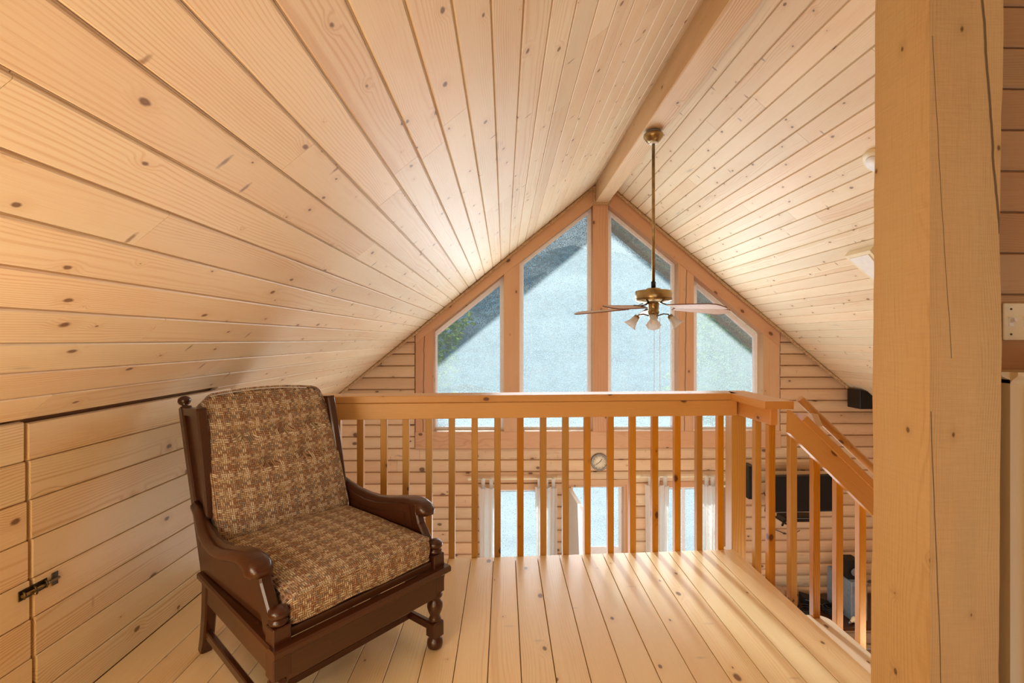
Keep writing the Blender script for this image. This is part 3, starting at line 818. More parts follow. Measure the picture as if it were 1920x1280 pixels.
# ------------------------------------------------------------------ loft railing
RD = Vector((EB.x - EA.x, EB.y - EA.y, 0)).normalized(); RN = Vector((-RD.y, RD.x, 0))      # along the rail, outward
BW = .036
rail = thing('loft_railing', 'honey-coloured wooden guard railing along the open edge of the loft', 'railing', (EB.x, EB.y, 0), math.atan2(RD.y, RD.x))
RM = rail.matrix_basis.inverted()
def rl(p): return RM @ Vector(p)
def rail_pos(px):      # distance along the rail line (local x) seen at pixel column px
    o_ = Vector((EB.x, EB.y, 0)) + RN * .004; d = ray(px, 900)
    # solve o + t*RD = k*d in plan
    det = RD.x * (-d.y) - (-d.x) * RD.y
    t_ = ((-o_.x) * (-d.y) - (-d.x) * (-o_.y)) / det
    return t_
cents = [460, 503, 546, 589, 632, 675, 719, 760.5, 804, 847, 890, 933, 976, 1019, 1061, 1102, 1145.5, 1187, 1229, 1271, 1312, 1352]
CZ0, CZ1 = .893, .933
xleft = rail_pos(452)
for i, px in enumerate(cents):
    x = rail_pos(px); rr = random.Random(i)
    tw = rr.uniform(-.03, .03)
    MB().cbox(-BW / 2, BW / 2, -BW / 2, BW / 2, -.22, CZ0, .0025).build('baluster', M['rail_z'], rail, Matrix.Translation((x, .004 + BW / 2, 0)) @ Matrix.Rotation(tw, 4, 'Z'))
cap_y0, cap_y1 = -.035, .110
xr_end = .10
MB().cbox(xleft - .02, 0, cap_y0, cap_y1, CZ0, CZ1, .004).build('cap_rail', M['rail_x'], rail, Matrix.Translation((0, 0, 0)))
MB().cbox(xleft - .02, -.012, -.036, .002, .803, CZ0 - .001, .003).build('side_rail', M['rail_x'], rail)
# newel and return
nx0 = P(1386, 900, 2.81).x
MB().cbox(1.362, 1.448, 2.815, 2.90, -.26, CZ0, .003).build('newel_post', M['rail_z'], None)
nw = bpy.data.objects['newel_post']; nw.parent = rail; nw.matrix_parent_inverse = RM
def railbox(name, mat, *a, c=.003):
    cx = (a[0] + a[1]) / 2; cy = (a[2] + a[3]) / 2; cz = (a[4] + a[5]) / 2
    o = MB().cbox(a[0] - cx, a[1] - cx, a[2] - cy, a[3] - cy, a[4] - cz, a[5] - cz, c).build(name, M[mat], rail)
    o.matrix_parent_inverse = RM; o.matrix_basis = Matrix.Translation((cx, cy, cz)); return o
M['rail_y'] = wood('fir_return_rail', '#d9a25f', '#bb7f40', '#6a3a1c', axis='Y', rough=.38, tint=.10, ring_amt=.4, knot_scale=4.2, knot_r=.012, spec=.5)
# return cap: mitred quadrilateral
c0 = Vector((1.335, EB.y - .036 + ES * (1.335 - EB.x), 0)); c1 = Vector((1.483, EB.y + .112, 0))
mb = MB().prism([(1.335, 2.405, CZ0), (1.483, 2.405, CZ0), (1.483, c1.y, CZ0), (1.383, c1.y - .004, CZ0), (1.335, c0.y, CZ0)], (0, 0, CZ1 - CZ0))
o = mb.build('cap_rail', M['rail_y'], rail); o.matrix_parent_inverse = RM
railbox('side_rail', 'rail_y', 1.385, 1.423, 2.445, 2.812, .803, CZ0 - .001)
for px, X_ in ((1423, 1.404), (1449, 1.404)):
    d_ = X_ * FPX / (px - VPX)
    railbox('baluster', 'rail_z', X_ - BW / 2, X_ + BW / 2, d_ - BW / 2, d_ + BW / 2, -.26, .803)

# ------------------------------------------------------------------ stairs, guard and handrail
SY = 2.42
stairs = thing('staircase', 'wooden stairs going down to the right behind the big post', 'stairs', (1.37, 1.46, -.19))
def st_local(o): o.matrix_parent_inverse = stairs.matrix_basis.inverted(); return o
RUN, RISE = .235, .20
for i in range(9):
    xs0 = 1.376 + RUN * i if i else 1.376; xn = 1.68 + RUN * i; zt = -.19 - RISE * i; yf = 2.455; c = .06
    poly = [(xs0, 1.46, zt - .04), (xn, 1.46, zt - .04)]
    for a in range(7):
        an = a / 6 * PI / 2; poly.append((xn - c + c * math.cos(an), yf - c + c * math.sin(an), zt - .04))
    poly.append((xs0, yf, zt - .04))
    st_local(MB().prism(poly, (0, 0, .04)).build('tread', M['tread'], stairs))
    if i: st_local(MB().box(xs0 + .01, xs0 + .03, 1.47, 2.44, zt, zt + RISE - .042).build('riser', M['tread'], stairs))
guard = thing('stair_guard', 'sloping wooden guard rail with square balusters beside the stairs', 'railing', (1.43, SY, -.19))
GI = guard.matrix_basis.inverted()
YGd = SY - .018
lo0, lo1 = P(1459, 809, YGd), P(1638, 972, YGd - .04); up0, up1 = P(1465, 772, YGd), P(1638, 926, YGd - .04)
def ext(a, b, x): t_ = (x - a.x) / (b.x - a.x); return a + (b - a) * t_
XS, XE = 1.428, 2.75
c_lo, c_up = [ext(lo0, lo1, x) for x in (XS, XE)], [ext(up0, up1, x) for x in (XS, XE)]
poly = [c_lo[0], c_lo[1], c_up[1], c_up[0]]
cen = sum(poly, Vector()) / 4; m4 = frame(cen, (poly[1] - poly[0]), (0, -1, 0)); mi = m4.inverted()
o = MB().prism([mi @ p for p in poly], mi.to_3x3() @ Vector((0, .037, 0))).build('side_rail', M['rail_x'], guard); o.matrix_parent_inverse = GI; o.matrix_basis = m4
c_up[0] = ext(up0, up1, 1.492)
a_, b_ = c_up[0] + Vector((0, .03, .004)), c_up[1] + Vector((0, .03, .004))
ca = a_ + Vector((0, 0, .020)); cb_ = b_ + Vector((0, 0, .020)); m4 = frame((ca + cb_) / 2, (cb_ - ca), (0, -1, 0)); mi = m4.inverted()
o = MB().bar(mi @ ca, mi @ cb_, .090, .036, up=mi.to_3x3() @ Vector((0, 0, 1)), c=.004).build('cap_rail', M['rail_x'], guard); o.matrix_parent_inverse = GI; o.matrix_basis = m4
for i in range(9):
    X_ = 1.4955 + .1205 * i; yb = SY + .022
    zt = ext(c_lo[0], c_lo[1], X_).z + .02
    if X_ < 1.68: zb_ = -.19
    else: zb_ = -.19 - RISE * (int((X_ - 1.68) / RUN) + 1)
    o = MB().cbox(-BW / 2, BW / 2, -BW / 2, BW / 2, zb_, zt + .04, .0025).build('baluster', M['rail_z'], guard)
    o.matrix_parent_inverse = GI; o.matrix_basis = Matrix.Translation((X_, yb - .020 + .020, 0))
hr = thing('stair_handrail', 'rounded wooden handrail on blocks above the sloping stair guard', 'handrail', tuple(P(1500, 748, SY + .10)))
HI = hr.matrix_basis.inverted(); YH = SY + .10
h0, h1 = P(1499, 747, YH), P(1638, 880, YH); h2 = ext(h0, h1, 2.8)
m4 = frame((h0 + h2) / 2, (h2 - h0), (0, -1, 0)); mi = m4.inverted()
hb = MB(); rs = []
for p in (h0, h0 + (h2 - h0) * .004, h2):
    s_ = .86 if p is h0 else 1.0
    rs.append([mi @ (p + Vector((0, math.cos(a) * .021 * s_, 0)) + (Vector((0, 1, 0)).cross((h2 - h0).normalized())) * math.sin(a) * .021 * s_) for a in [i * 2 * PI / 14 for i in range(14)]])
hb.rings(rs); o = hb.build('rail', M['rail_x'], hr); o.matrix_parent_inverse = HI; o.matrix_basis = m4
for X_ in (P(1524, 780, YH).x, P(1524, 780, YH).x + .8):
    q = ext(h0, h1, X_)
    o = MB().bar(q + Vector((-.0, .006, -.016)), q + Vector((-.0, -.035, -.080)), .034, .05, c=.003).build('bracket', M['tread'], hr); o.matrix_parent_inverse = HI

# ------------------------------------------------------------------ big rough post
pz0 = 0
pst = MB(); n_ = 40; s_ = .19; px0, py0 = P(1743, 636, 1.234).x, 1.234
zt = ZR(px0 + .0) - .17
rs = []
for i in range(n_ + 1):
    z = zt * i / n_; ring = []
    for (ux, uy) in [(0, 0), (.33, 0), (.66, 0), (1, 0), (1, .5), (1, 1), (.5, 1), (0, 1), (0, .5)]:
        nn = mnoise.noise(Vector((ux * 3.1, uy * 2.7, z * 2.2))) * .004 + mnoise.noise(Vector((ux * 3.1, uy * 2.7 + 5, z * 9))) * .0018
        e = nn if (ux in (0, 1) or uy in (0, 1)) else 0
        sx_ = -1 if ux < .01 else (1 if ux > .99 else 0); sy_ = -1 if uy < .01 else (1 if uy > .99 else 0)
        leanx = (z - 1.2) * .006 * (1 if True else 0)
        ring.append(Vector((ux * s_ + sx_ * e - s_ / 2 + (leanx if sx_ > 0 or uy > .9 else 0), uy * s_ + sy_ * e - s_ / 2, z)))
    rs.append(ring)
pst.rings(rs, True, False)
po = pst.build('timber_post', M['post'], None, Matrix.Translation((px0 + s_ / 2, py0 + s_ / 2, 0)))
tag(po, 'big square rough-sawn timber post standing at the right edge of the loft', 'post')

# ------------------------------------------------------------------ right edge: switches and cabinet
c_ = P(1903, 603, YW)
sp_ = thing('switch_plate', 'cream double toggle switch plate on the boards right of the post', 'light switch', (c_.x, YW, c_.z))
MB().cbox(-.040, .062, -.006, 0.001, -.056, .056, .002).build('plate', M['cream'], sp_)
for q in (-.0185, .026):
    MB().cbox(q - .007, q + .007, -.008, -.005, -.014, .014, .001).build('toggle_slot', M['white'], sp_)
    MB().bar((q, -.004, 0), (q, -.020, .006), .009, .012, c=.002).build('toggle', M['white'], sp_)
    for zz in (-.038, .038): MB().lathe([(.0035, -.001), (.003, .001)], (q, -.0065, zz), 8, Matrix.Rotation(PI / 2, 3, 'X')).build('screw', M['brass_d'], sp_)
cbx = P(1894, 720, 1.30).x
cab = thing('maple_cabinet', 'pale maple cabinet with a crown moulding, right of the post', 'cabinet', (cbx, 1.30, 0))
ct = P(1894, 712, 1.30).z
MB().box(0, .60, 0, .110, 0, ct).build('body', M['maple'], cab)
MB().prism([(-.012, -.004, ct), (-.026, -.018, ct + .012), (-.026, -.018, ct + .020), (-.012, .110, ct + .020), (-.012, .110, ct)][:0] or [(0, 0, ct - .01), (0, -.006, ct), (0, -.020, ct + .012), (0, -.020, ct + .022), (0, .11, ct + .022), (0, .11, ct - .01)], (.6, 0, 0)).build('crown_moulding', M['maple'], cab)
MB().prism([(0, 0, ct - .0), (-.024, 0, ct + .010), (-.026, 0, ct + .022), (0, 0, ct + .022)], (0, .11, 0)).build('crown_moulding', M['maple'], cab)
MB().cbox(.04, .56, -.018, 0, .06, ct - .03, .003).build('door', M['maple'], cab)

# ------------------------------------------------------------------ armchair
CH = Vector((-.449, 1.665, 0)); CA = math.radians(90 - 40.4)      # local x runs to the viewer's right, local y to the back
chair = thing('armchair', 'dark-stained wooden armchair with brown tweed cushions on the loft floor', 'armchair', tuple(CH), CA)
D = M['dark']; DX = M['dark_x']
# turned front legs with caps
def front_leg(sgn):
    x, y = .313 * sgn, .045; h = .0275; mb = MB()
    mb.lathe([(.020, 0), (.030, .008), (.033, .022), (.030, .036), (.022, .044), (.022, .048)], (x, y, 0), 20)
    mb.cbox(x - h, x + h, y - h, y + h, .048, .112, .006)
    mb.lathe([(.022, .110), (.026, .118), (.022, .126), (.020, .134), (.027, .150), (.032, .168), (.031, .182), (.022, .196), (.020, .202), (.028, .208), (.031, .216), (.026, .224), (.024, .23)], (x, y, 0), 20)
    mb.cbox(x - h, x + h, y - h, y + h, .228, .385, .003)
    mb.lathe([(.020, .383), (.027, .390), (.028, .397), (.021, .402), (.021, .405), (.028, .409), (.031, .418), (.029, .428), (.020, .436), (.006, .440), (.001, .4405)], (x, y, 0), 20)
    mb.build('front_leg', D, chair)
for s_ in (-1, 1): front_leg(s_)
# rear legs: one curved, reclining post each, with a ball finial
def strip(path, hw, x, mat, name, dy=None):
    """bar in the y-z plane: path of (y, z, depth)"""
    mb = MB(); rs = []
    for i, (y, z, d) in enumerate(path):
        a = path[max(i - 1, 0)]; b = path[min(i + 1, len(path) - 1)]
        t_ = Vector((0, b[0] - a[0], b[1] - a[1])).normalized(); n_ = Vector((0, t_.z, -t_.y)); c = .006
        prof = [(-hw + c, -d / 2), (hw - c, -d / 2), (hw, -d / 2 + c), (hw, d / 2 - c), (hw - c, d / 2), (-hw + c, d / 2), (-hw, d / 2 - c), (-hw, -d / 2 + c)]
        rs.append([Vector((x + px_, y, z)) + n_ * q for px_, q in prof])
    mb.rings(rs, True, False); return mb.build(name, mat, chair)
REC = (.995 - .70) / (.97 - .30)
rear = lambda z: .70 + (z - .30) * REC
for s_ in (-1, 1):
    x = .285 * s_
    path = [(.748, 0, .042), (.728, .06, .046), (.708, .16, .05), (.700, .28, .052)] + [(rear(z), z, .048) for z in (.36, .5, .65, .8, .93)] + [(rear(.955), .955, .040)]
    strip(path, .021, x, D, 'rear_leg')
    Mr = Matrix.Rotation(-math.atan(REC), 3, 'X')
    MB().lathe([(.012, 0), (.020, .004), (.013, .010), (.011, .014), (.021, .022), (.026, .034), (.022, .047), (.010, .055), (.001, .056)], (x, rear(.95), .95), 16, Mr).build('finial', D, chair)
    # wing: front stile, grooved panel between, sloping top
    fst = [(.690, .545, .030), (.722, .68, .030), (.765, .84, .030), (.800, .955, .030)]
    strip(fst, .019, x - s_ * .0, D, 'wing_stile')
    mb = MB(); o_ = .0065
    poly = [(x - o_, .700, .50), (x - o_, rear(.50) - .0, .50), (x - o_, rear(.945), .945), (x - o_, .805, .925)]
    mb.prism(poly, (2 * o_, 0, 0)); mb.build('wing_panel', DX, chair)
    mb = MB()
    poly = [(x - .018, .79, .935), (x - .018, rear(.93) - .01, .925), (x - .018, rear(.93) - .012, .955), (x - .018, .795, .968)]
    mb.prism(poly, (.036, 0, 0)); mb.build('wing_rail', D, chair)
# arms
def arm(sgn):
    top = [(.800, .590), (.735, .578), (.670, .558), (.600, .540), (.520, .532), (.430, .535), (.340, .552), (.260, .572), (.190, .584), (.135, .584), (.100, .572), (.082, .552), (.080, .532)]
    th =  [.035, .036, .036, .036, .036, .036, .036, .036, .040, .050, .060, .056, .040]
    wd =  [.042, .044, .048, .054, .058, .062, .068, .074, .078, .078, .076, .072, .064]
    offx = [0, 0, .004, .008, .010, .010, .008, .004, 0, 0, 0, 0, 0]
    mb = MB(); rs = []
    for i, (y, z) in enumerate(top):
        a = top[max(i - 1, 0)]; b = top[min(i + 1, len(top) - 1)]
        t_ = Vector((0, b[0] - a[0], b[1] - a[1])).normalized(); n_ = Vector((0, -t_.z, t_.y))
        if n_.z < 0 and i < 9: n_ = -n_
        if i >= 9: n_ = Vector((0, -t_.z, t_.y)); n_ = n_ if n_.y < 0 or n_.z > 0 else -n_
        W_, T_ = wd[i] / 2, th[i]; c = min(.012, T_ * .35)
        x = (.300 + .034 * min(1, i / 6) + offx[i]) * sgn; y = y + .018 * min(1, i / 6); z = z - .014 * min(1, i / 6)
        prof = [(-W_ + c, 0), (-W_ * .4, .003), (W_ * .4, .003), (W_ - c, 0), (W_, -c), (W_, -T_ + c), (W_ - c, -T_), (-W_ + c, -T_), (-W_, -T_ + c), (-W_, -c)]
        rs.append([Vector((x + px_, y, z)) + n_ * q for px_, q in prof])
    mb.rings(rs, True, True); mb.build('armrest', DX, chair)
    # curved front support
    strip([(.075, .345, .075), (.088, .385, .070), (.118, .43, .060), (.150, .475, .055), (.170, .52, .062), (.178, .552, .070)], .019, .313 * sgn, D, 'arm_support')
    # side panel with raised field
    x = .300 * sgn; pts = [(.100, .34), (.715, .34), (.745, .56), (.670, .535), (.600, .518), (.520, .508), (.430, .510), (.340, .526), (.260, .545), (.185, .555), (.165, .47), (.125, .40)]
    MB().prism([(x - .008, y, z) for y, z in pts], (.016, 0, 0)).build('side_panel', DX, chair)
    inn = [(.150, .365), (.675, .365), (.690, .50), (.60, .485), (.52, .476), (.43, .478), (.34, .492), (.26, .510), (.215, .515), (.195, .45), (.17, .40)]
    MB().prism([(x - .012, y, z) for y, z in inn], (.024, 0, 0)).build('raised_field', DX, chair)
for s_ in (-1, 1): arm(s_)
# seat frame: moulded ledge, aprons, cushion board
ld = MB()
ld.bar((-.350, .012, .322), (.350, .012, .322), .046, .026, c=.006)
for s_ in (-1, 1): ld.bar((.325 * s_, .03, .322), (.300 * s_, .715, .322), .05, .026, c=.006)
ld.bar((-.30, .70, .322), (.30, .70, .322), .04, .026)
ld.build('seat_ledge', DX, chair)
ap = MB(); ap.bar((-.30, .030, .262), (.30, .030, .262), .022, .095, c=.003)
ap.bar((-.30, .705, .262), (.30, .705, .262), .02, .09, c=.003)
for s_ in (-1, 1): ap.bar((.313 * s_, .05, .262), (.290 * s_, .70, .262), .022, .095, c=.003)
ap.build('apron', DX, chair)
MB().cbox(-.285, .285, .030, .69, .334, .362, .004).build('seat_board', DX, chair)
# stretchers
MB().bar((-.313, .05, .082), (-.287, .72, .082), .022, .034, c=.004).build('stretcher', DX, chair)
MB().bar((.313, .05, .082), (.287, .72, .082), .022, .034, c=.004).build('stretcher', DX, chair)
MB().bar((-.308, .20, .082), (.308, .20, .082), .026, .030, c=.004).build('stretcher', DX, chair)
# back frame rails behind the cushion
bk = MB()
for z in (.42, .62, .84): bk.bar((-.28, rear(z) + .0, z), (.28, rear(z), z), .02, .05)
bk.build('back_frame', D, chair)
# cushions
def seat_fn(q):
    u = q.x / .28; v = q.y / .30
    q = q.copy()
    f = max(0, 1 - u * u) ** .6 * max(0, 1 - v * v) ** .6
    if q.z > 0: q.z += .030 * f
    q.z += .004 * mnoise.noise(Vector((q.x * 7, q.y * 7, 0)))
    b = 1 + .03 * (1 - abs(q.z) / .06)
    q.x *= b; q.y *= (1 + .02 * (1 - abs(q.z) / .06))
    return q
sc_ = rounded_box(.555, .60, .100, .020, (26, 26, 6), seat_fn).build('seat_cushion', M['tweed'], chair)
weld(sc_); sc_.location = (0, .335, .412)
def piping(path, name, par, rad=.0045):
    return MB().tube(path + [path[0]], rad, 6, cap=False).build(name, M['tweed'], par)
def rrect(hx, hy, r, n=6):
    out = []
    for cx, cy, a0 in ((hx - r, hy - r, 0), (-hx + r, hy - r, 90), (-hx + r, -hy + r, 180), (hx - r, -hy + r, 270)):
        for i in range(n + 1):
            a = math.radians(a0 + 90 * i / n); out.append((cx + r * math.cos(a), cy + r * math.sin(a)))
    # add points on the long runs
    res = []
    for i in range(len(out)):
        a = out[i]; b = out[(i + 1) % len(out)]; L_ = math.dist(a, b); m_ = max(1, int(L_ / .03))
        for j in range(m_): res.append((a[0] + (b[0] - a[0]) * j / m_, a[1] + (b[1] - a[1]) * j / m_))
    return res
for zz in (.040, -.040):
    piping([seat_fn(Vector((x * 1.0, y, zz))) + Vector((0, 0, .0)) for x, y in rrect(.2765, .300, .02)], 'piping', sc_)
tufts = [(-.125, .115), (.04, .125), (.185, .135), (-.045, -.01), (.12, .0)]
def back_fn(q):
    q = q.copy(); u = q.x / .29; v = q.y / .31
    # local: x across, y up the back, z to the front; crowned top edge
    f = max(0, 1 - u * u) ** .45 * max(0, 1 - v * v) ** .45
    if q.y > 0: q.y += .022 * (1 - u * u) * (q.y / .31) 
    if q.y > .12: q.x *= 1 - .10 * ((q.y - .12) / .2) ** 2
    if q.z > 0:
        q.z += .045 * f * (1 + .15 * math.sin(v * 4))
        for tx, ty in tufts:
            d = math.hypot((q.x - tx) * .75, (q.y - ty) * 1.0); q.z -= .030 * math.exp(-(d / .030) ** 2)
        # pulls running between the tufts
        for row in (.125, -.005):
            q.z -= .012 * math.exp(-((q.y - row - .03 * q.x) / .020) ** 2) * (1 if abs(q.x) < .24 else .3)
    q.z += .003 * mnoise.noise(Vector((q.x * 9, q.y * 9, 4)))
    return q
bc = rounded_box(.565, .61, .115, .028, (44, 48, 6), back_fn).build('back_cushion', M['tweed'], chair); weld(bc)
ra = math.atan(REC)
# the cushion leans back with the frame
bx = Vector((1, 0, 0)); byv = Vector((0, math.sin(ra), math.cos(ra))); bzv = bx.cross(byv)   # points to the front
mm = Matrix((bx, byv, bzv)).transposed().to_4x4()
zc = .705; mm.translation = Vector((0, rear(zc) - .092, zc)); bc.matrix_local = mm
piping([back_fn(Vector((x, y, .050))) + Vector((0, 0, 0)) for x, y in rrect(.2755, .308, .03)], 'piping', bc)
piping([back_fn(Vector((x, y, -.048))) for x, y in rrect(.2755, .308, .03)], 'piping', bc)
for tx, ty in tufts:
    q = back_fn(Vector((tx, ty, .0575)))
    MB().lathe([(.001, .006), (.007, .005), (.009, .001), (.008, -.003)], tuple(q), 10).build('button', M['tweed'], bc)

# ------------------------------------------------------------------ ceiling fan
FY = 3.73; FXc = 1.18
fan = thing('ceiling_fan', 'antique-brass ceiling fan with pale blades hanging from the ridge beam', 'ceiling fan', (FXc, FY, bz0))
zr = lambda z: z + CAMZ - bz0       # z given relative to the eye
MB().lathe([(.050, 0), (.055, -.006), (.055, -.018), (.050, -.022)], (0, 0, 0), 28).build('mounting_ring', M['grey'], fan)
MB().lathe([(.052, -.020), (.074, -.028), (.077, -.044), (.072, -.056), (.060, -.072), (.046, -.088), (.036, -.094), (.030, -.096)], (0, 0, 0), 32).build('canopy', M['brass'], fan)
MB().lathe([(.034, -.094), (.032, -.102), (.012, -.104)], (0, 0, 0), 24).build('canopy_ring', M['white'], fan)
MB().tube([(0, 0, -.09), (0, 0, zr(.425))], .0125, 16).build('down_rod', M['brass'], fan)
MB().lathe([(.018, zr(.455)), (.018, zr(.405))], (0, 0, 0), 16).build('rod_collar', M['black'], fan)
MB().lathe([(.020, zr(.408)), (.050, zr(.403)), (.058, zr(.395)), (.062, zr(.386)), (.125, zr(.385)), (.137, zr(.382)), (.141, zr(.376)), (.141, zr(.312)), (.138, zr(.306)), (.126, zr(.302)), (.118, zr(.297)), (.085, zr(.287)), (.055, zr(.282))], (0, 0, 0), 40).build('motor_housing', M['brass'], fan)
MB().lathe([(.1412, zr(.322)), (.1425, zr(.319)), (.1412, zr(.316))], (0, 0, 0), 40).build('housing_band', M['brass_d'], fan)
MB().lathe([(.050, zr(.284)), (.042, zr(.272)), (.040, zr(.225)), (.044, zr(.220)), (.044, zr(.205)), (.036, zr(.195)), (.034, zr(.165)), (.022, zr(.150)), (.006, zr(.143)), (.001, zr(.142))], (0, 0, 0), 28).build('light_hub', M['brass'], fan)
bl = MB(); hl = .46; n_ = 14
# blade outline: narrow root, widening, clipped tip
out = [(.0, -.050), (.02, -.056), (.20, -.066), (.40, -.074), (.445, -.060), (.46, -.030), (.46, .034), (.44, .062), (.40, .074), (.20, .066), (.02, .056), (.0, .050)]
def blade_mb():
    mb = MB(); mb.prism([Vector((x, y, -.003)) for x, y in out], (0, 0, .006)); return mb
bme = None
for k in range(5):
    ang = math.radians(153 + 72 * k)
    m0 = Matrix.Translation((0, 0, zr(.262))) @ Matrix.Rotation(ang, 4, 'Z') @ Matrix.Rotation(math.radians(3.5), 4, 'Y')
    mb_ = blade_mb(); o = mb_.build('blade', M['blade'], fan, m0 @ Matrix.Translation((.185, 0, -.002)) @ Matrix.Rotation(math.radians(-12), 4, 'X'))
    e = MB(); ns = len(out)
    for i in range(ns):
        a = Vector((out[i][0], out[i][1], 0)); b = Vector((out[(i + 1) % ns][0], out[(i + 1) % ns][1], 0)); e.bar(a, b, .0022, .0068, c=.0004)
    e.build('rim', M['blade_edge'], o)
    ir = MB(); ir.bar((.075, 0, .030), (.13, 0, .012), .022, .006); ir.bar((.13, 0, .012), (.20, 0, .006), .030, .005)
    ir.bar((.19, -.03, .008), (.24, -.034, .012), .014, .005); ir.bar((.19, .03, .002), (.24, .034, -.001), .014, .005); ir.bar((.20, -.036, .010), (.20, .036, .0), .018, .005, c=.001)
    ir.build('blade_bracket', M['brass_d'], fan, m0)
# light kit: four arms with frosted shades
for k in range(4):
    ang = math.radians(-17.5 + 90 * k); c0 = Matrix.Rotation(ang, 4, 'Z')
    m0 = Matrix.Translation((0, 0, zr(.178))) @ c0
    la = MB().tube([(.03, 0, .008), (.075, 0, .022), (.110, 0, .018), (.128, 0, -.002)], .005, 8).build('lamp_arm', M['brass_d'], fan, m0)
    tl = Matrix.Translation((.122, 0, .006)) @ Matrix.Rotation(math.radians(180 - 38), 4, 'Y')
    MB().lathe([(.010, -.006), (.022, -.002), (.024, .012), (.021, .020)], (0, 0, 0), 20).build('socket_cup', M['brass'], fan, m0 @ tl)
    sh_ = MB(); rs = []
    for (rad, z) in [(.020, .006), (.024, .020), (.027, .040), (.033, .062), (.044, .085), (.054, .098), (.052, .099), (.042, .086), (.031, .063), (.024, .040), (.021, .020)]:
        rs.append([Vector((rad * (1 + .05 * math.cos(8 * a)) * math.cos(a), rad * (1 + .05 * math.cos(8 * a)) * math.sin(a), z)) for a in [i * 2 * PI / 48 for i in range(48)]])
    sh_.rings(rs, False); sh_.build('lamp_shade', M['shade'], fan, m0 @ tl)
    MB().lathe([(.012, .02), (.013, .035), (.022, .055), (.024, .070), (.016, .085), (.001, .090)], (0, 0, 0), 16).build('bulb', M['white'], fan, m0 @ tl)
for q, (dx, dz) in enumerate(((.0, -.52), (.045, -.50))):
    pc = MB().tube([(dx, -.02, zr(.165)), (dx, -.02, zr(dz))], .0016, 6); pc.lathe([(.001, .0), (.006, -.006), (.006, -.022), (.002, -.028)], (dx, -.02, zr(dz)), 8)
    pc.build('pull_chain', M['white'], fan)

# ------------------------------------------------------------------ things on the far wall
cp = P(1124, 866, YG - .03)
clk = thing('wall_clock', 'small round pewter-rimmed wall clock under the middle window post', 'clock', (cp.x, YG - .018, cp.z))
RX = Matrix.Rotation(PI / 2, 3, 'X')
MB().lathe([(.102, 0), (.106, .010), (.104, .024), (.094, .030), (.086, .026), (.086, .012)], (0, 0, 0), 40, RX).build('case', M['pewter'], clk)
MB().lathe([(.087, .010), (.087, .016), (.001, .0165)], (0, 0, 0), 40, RX).build('dial', M['face'], clk)
MB().bar((0, -.020, 0), (.032, -.020, .040), .006, .0015, up=(0, 1, 0), c=.0005).build('hour_hand', M['black'], clk)
MB().bar((0, -.022, 0), (-.050, -.022, -.035), .004, .0015, up=(0, 1, 0), c=.0005).build('minute_hand', M['black'], clk)
for k in range(12):
    a = k * PI / 6; MB().bar((.066 * math.cos(a), -.018, .066 * math.sin(a)), (.078 * math.cos(a), -.018, .078 * math.sin(a)), .004, .001, up=(0, 1, 0), c=.0002).build('hour_mark', M['black'], clk)

def rod(px0, px1, py, label):
    Yr = YG - .13; a, b = P(px0, py, Yr), P(px1, py, Yr)
    t = thing('curtain_rod', label, 'curtain rod', ((a.x + b.x) / 2, Yr, a.z)); L_ = (b.x - a.x) / 2
    MB().tube([(-L_, 0, 0), (L_, 0, 0)], .009, 10).build('pole', M['cream'], t)
    for s_ in (-1, 1):
        MB().lathe([(.009, 0), (.018, .006), (.012, .012), (.020, .028), (.012, .048), (.001, .064)], (L_ * s_, 0, 0), 12, Matrix.Rotation(PI / 2 * s_, 3, 'Y')).build('finial', M['cream'], t)
        MB().bar((L_ * .92 * s_, 0, 0), (L_ * .92 * s_, .11, 0), .012, .02).build('bracket', M['cream'], t)
    return t, Yr, a.z
def curtain(px0, px1, Yr, zr_, label, seed, slack=1.0):
    a, b = P(px0, 900, Yr).x, P(px1, 900, Yr).x; w_ = b - a; top = zr_ - .085; bot = MZ + .25
    nx, nz = 56, 14; mb = MB(); vs = []; rr = random.Random(seed); ph = [rr.uniform(0, 6) for _ in range(3)]; nf = max(3, round(w_ / .06))
    for j in range(nz + 1):
        v = j / nz
        for i in range(nx + 1):
            u = i / nx
            y = .026 * math.sin(u * nf * 2 * PI + ph[0] + .5 * math.sin(v * 2 + ph[1])) + .012 * math.sin(u * nf * .7 * 2 * PI + ph[2] + v)
            x = (u - .5) * w_ * (1 - .05 * math.sin(v * PI)) + .008 * math.sin(u * 11 + v * 3)
            sag = .020 * abs(math.sin(u * PI * 2.5 + .3)) * (1 - v)
            vs.append((x, y * (.35 + .65 * min(1, v * 3)), (top - bot) * (1 - v) - sag))
    fs = [(j * (nx + 1) + i, j * (nx + 1) + i + 1, (j + 1) * (nx + 1) + i + 1, (j + 1) * (nx + 1) + i) for j in range(nz) for i in range(nx)]
    t = thing('curtain', label, 'curtain', ((a + b) / 2, Yr, bot), group='tab-top curtains of the lower room')
    mb.add(vs, fs, True).build('panel', M['curtain'], t)
    nt_ = max(2, round(w_ / .085))
    for i in range(nt_):
        u = (i + .5) / nt_; x = (u - .5) * w_ * .92; h_ = top - bot - .03
        tb = []
        for an in range(9):
            A_ = PI * an / 8; tb.append((-.013 * math.cos(A_), h_ + .112 + .013 * math.sin(A_)))
        path = [(-.010, h_)] + tb + [(.010, h_)]
        m_ = MB(); 
        m_.rings([[Vector((x + dx - (.006 if k in (0, len(path) - 1) else 0) * (1 if dx < 0 else -1) * -1, q[0], q[1])) for dx in (-.022, .022)] + [Vector((x + dx, q[0] + .001, q[1] + .001)) for dx in (.022, -.022)] for k, q in enumerate(path)], True, True)
        m_.build('tab', M['curtain'], t)
    return t
t1, Yr, zz = rod(884, 1052, 898, 'cream curtain rod over the lower window left of the doorway')
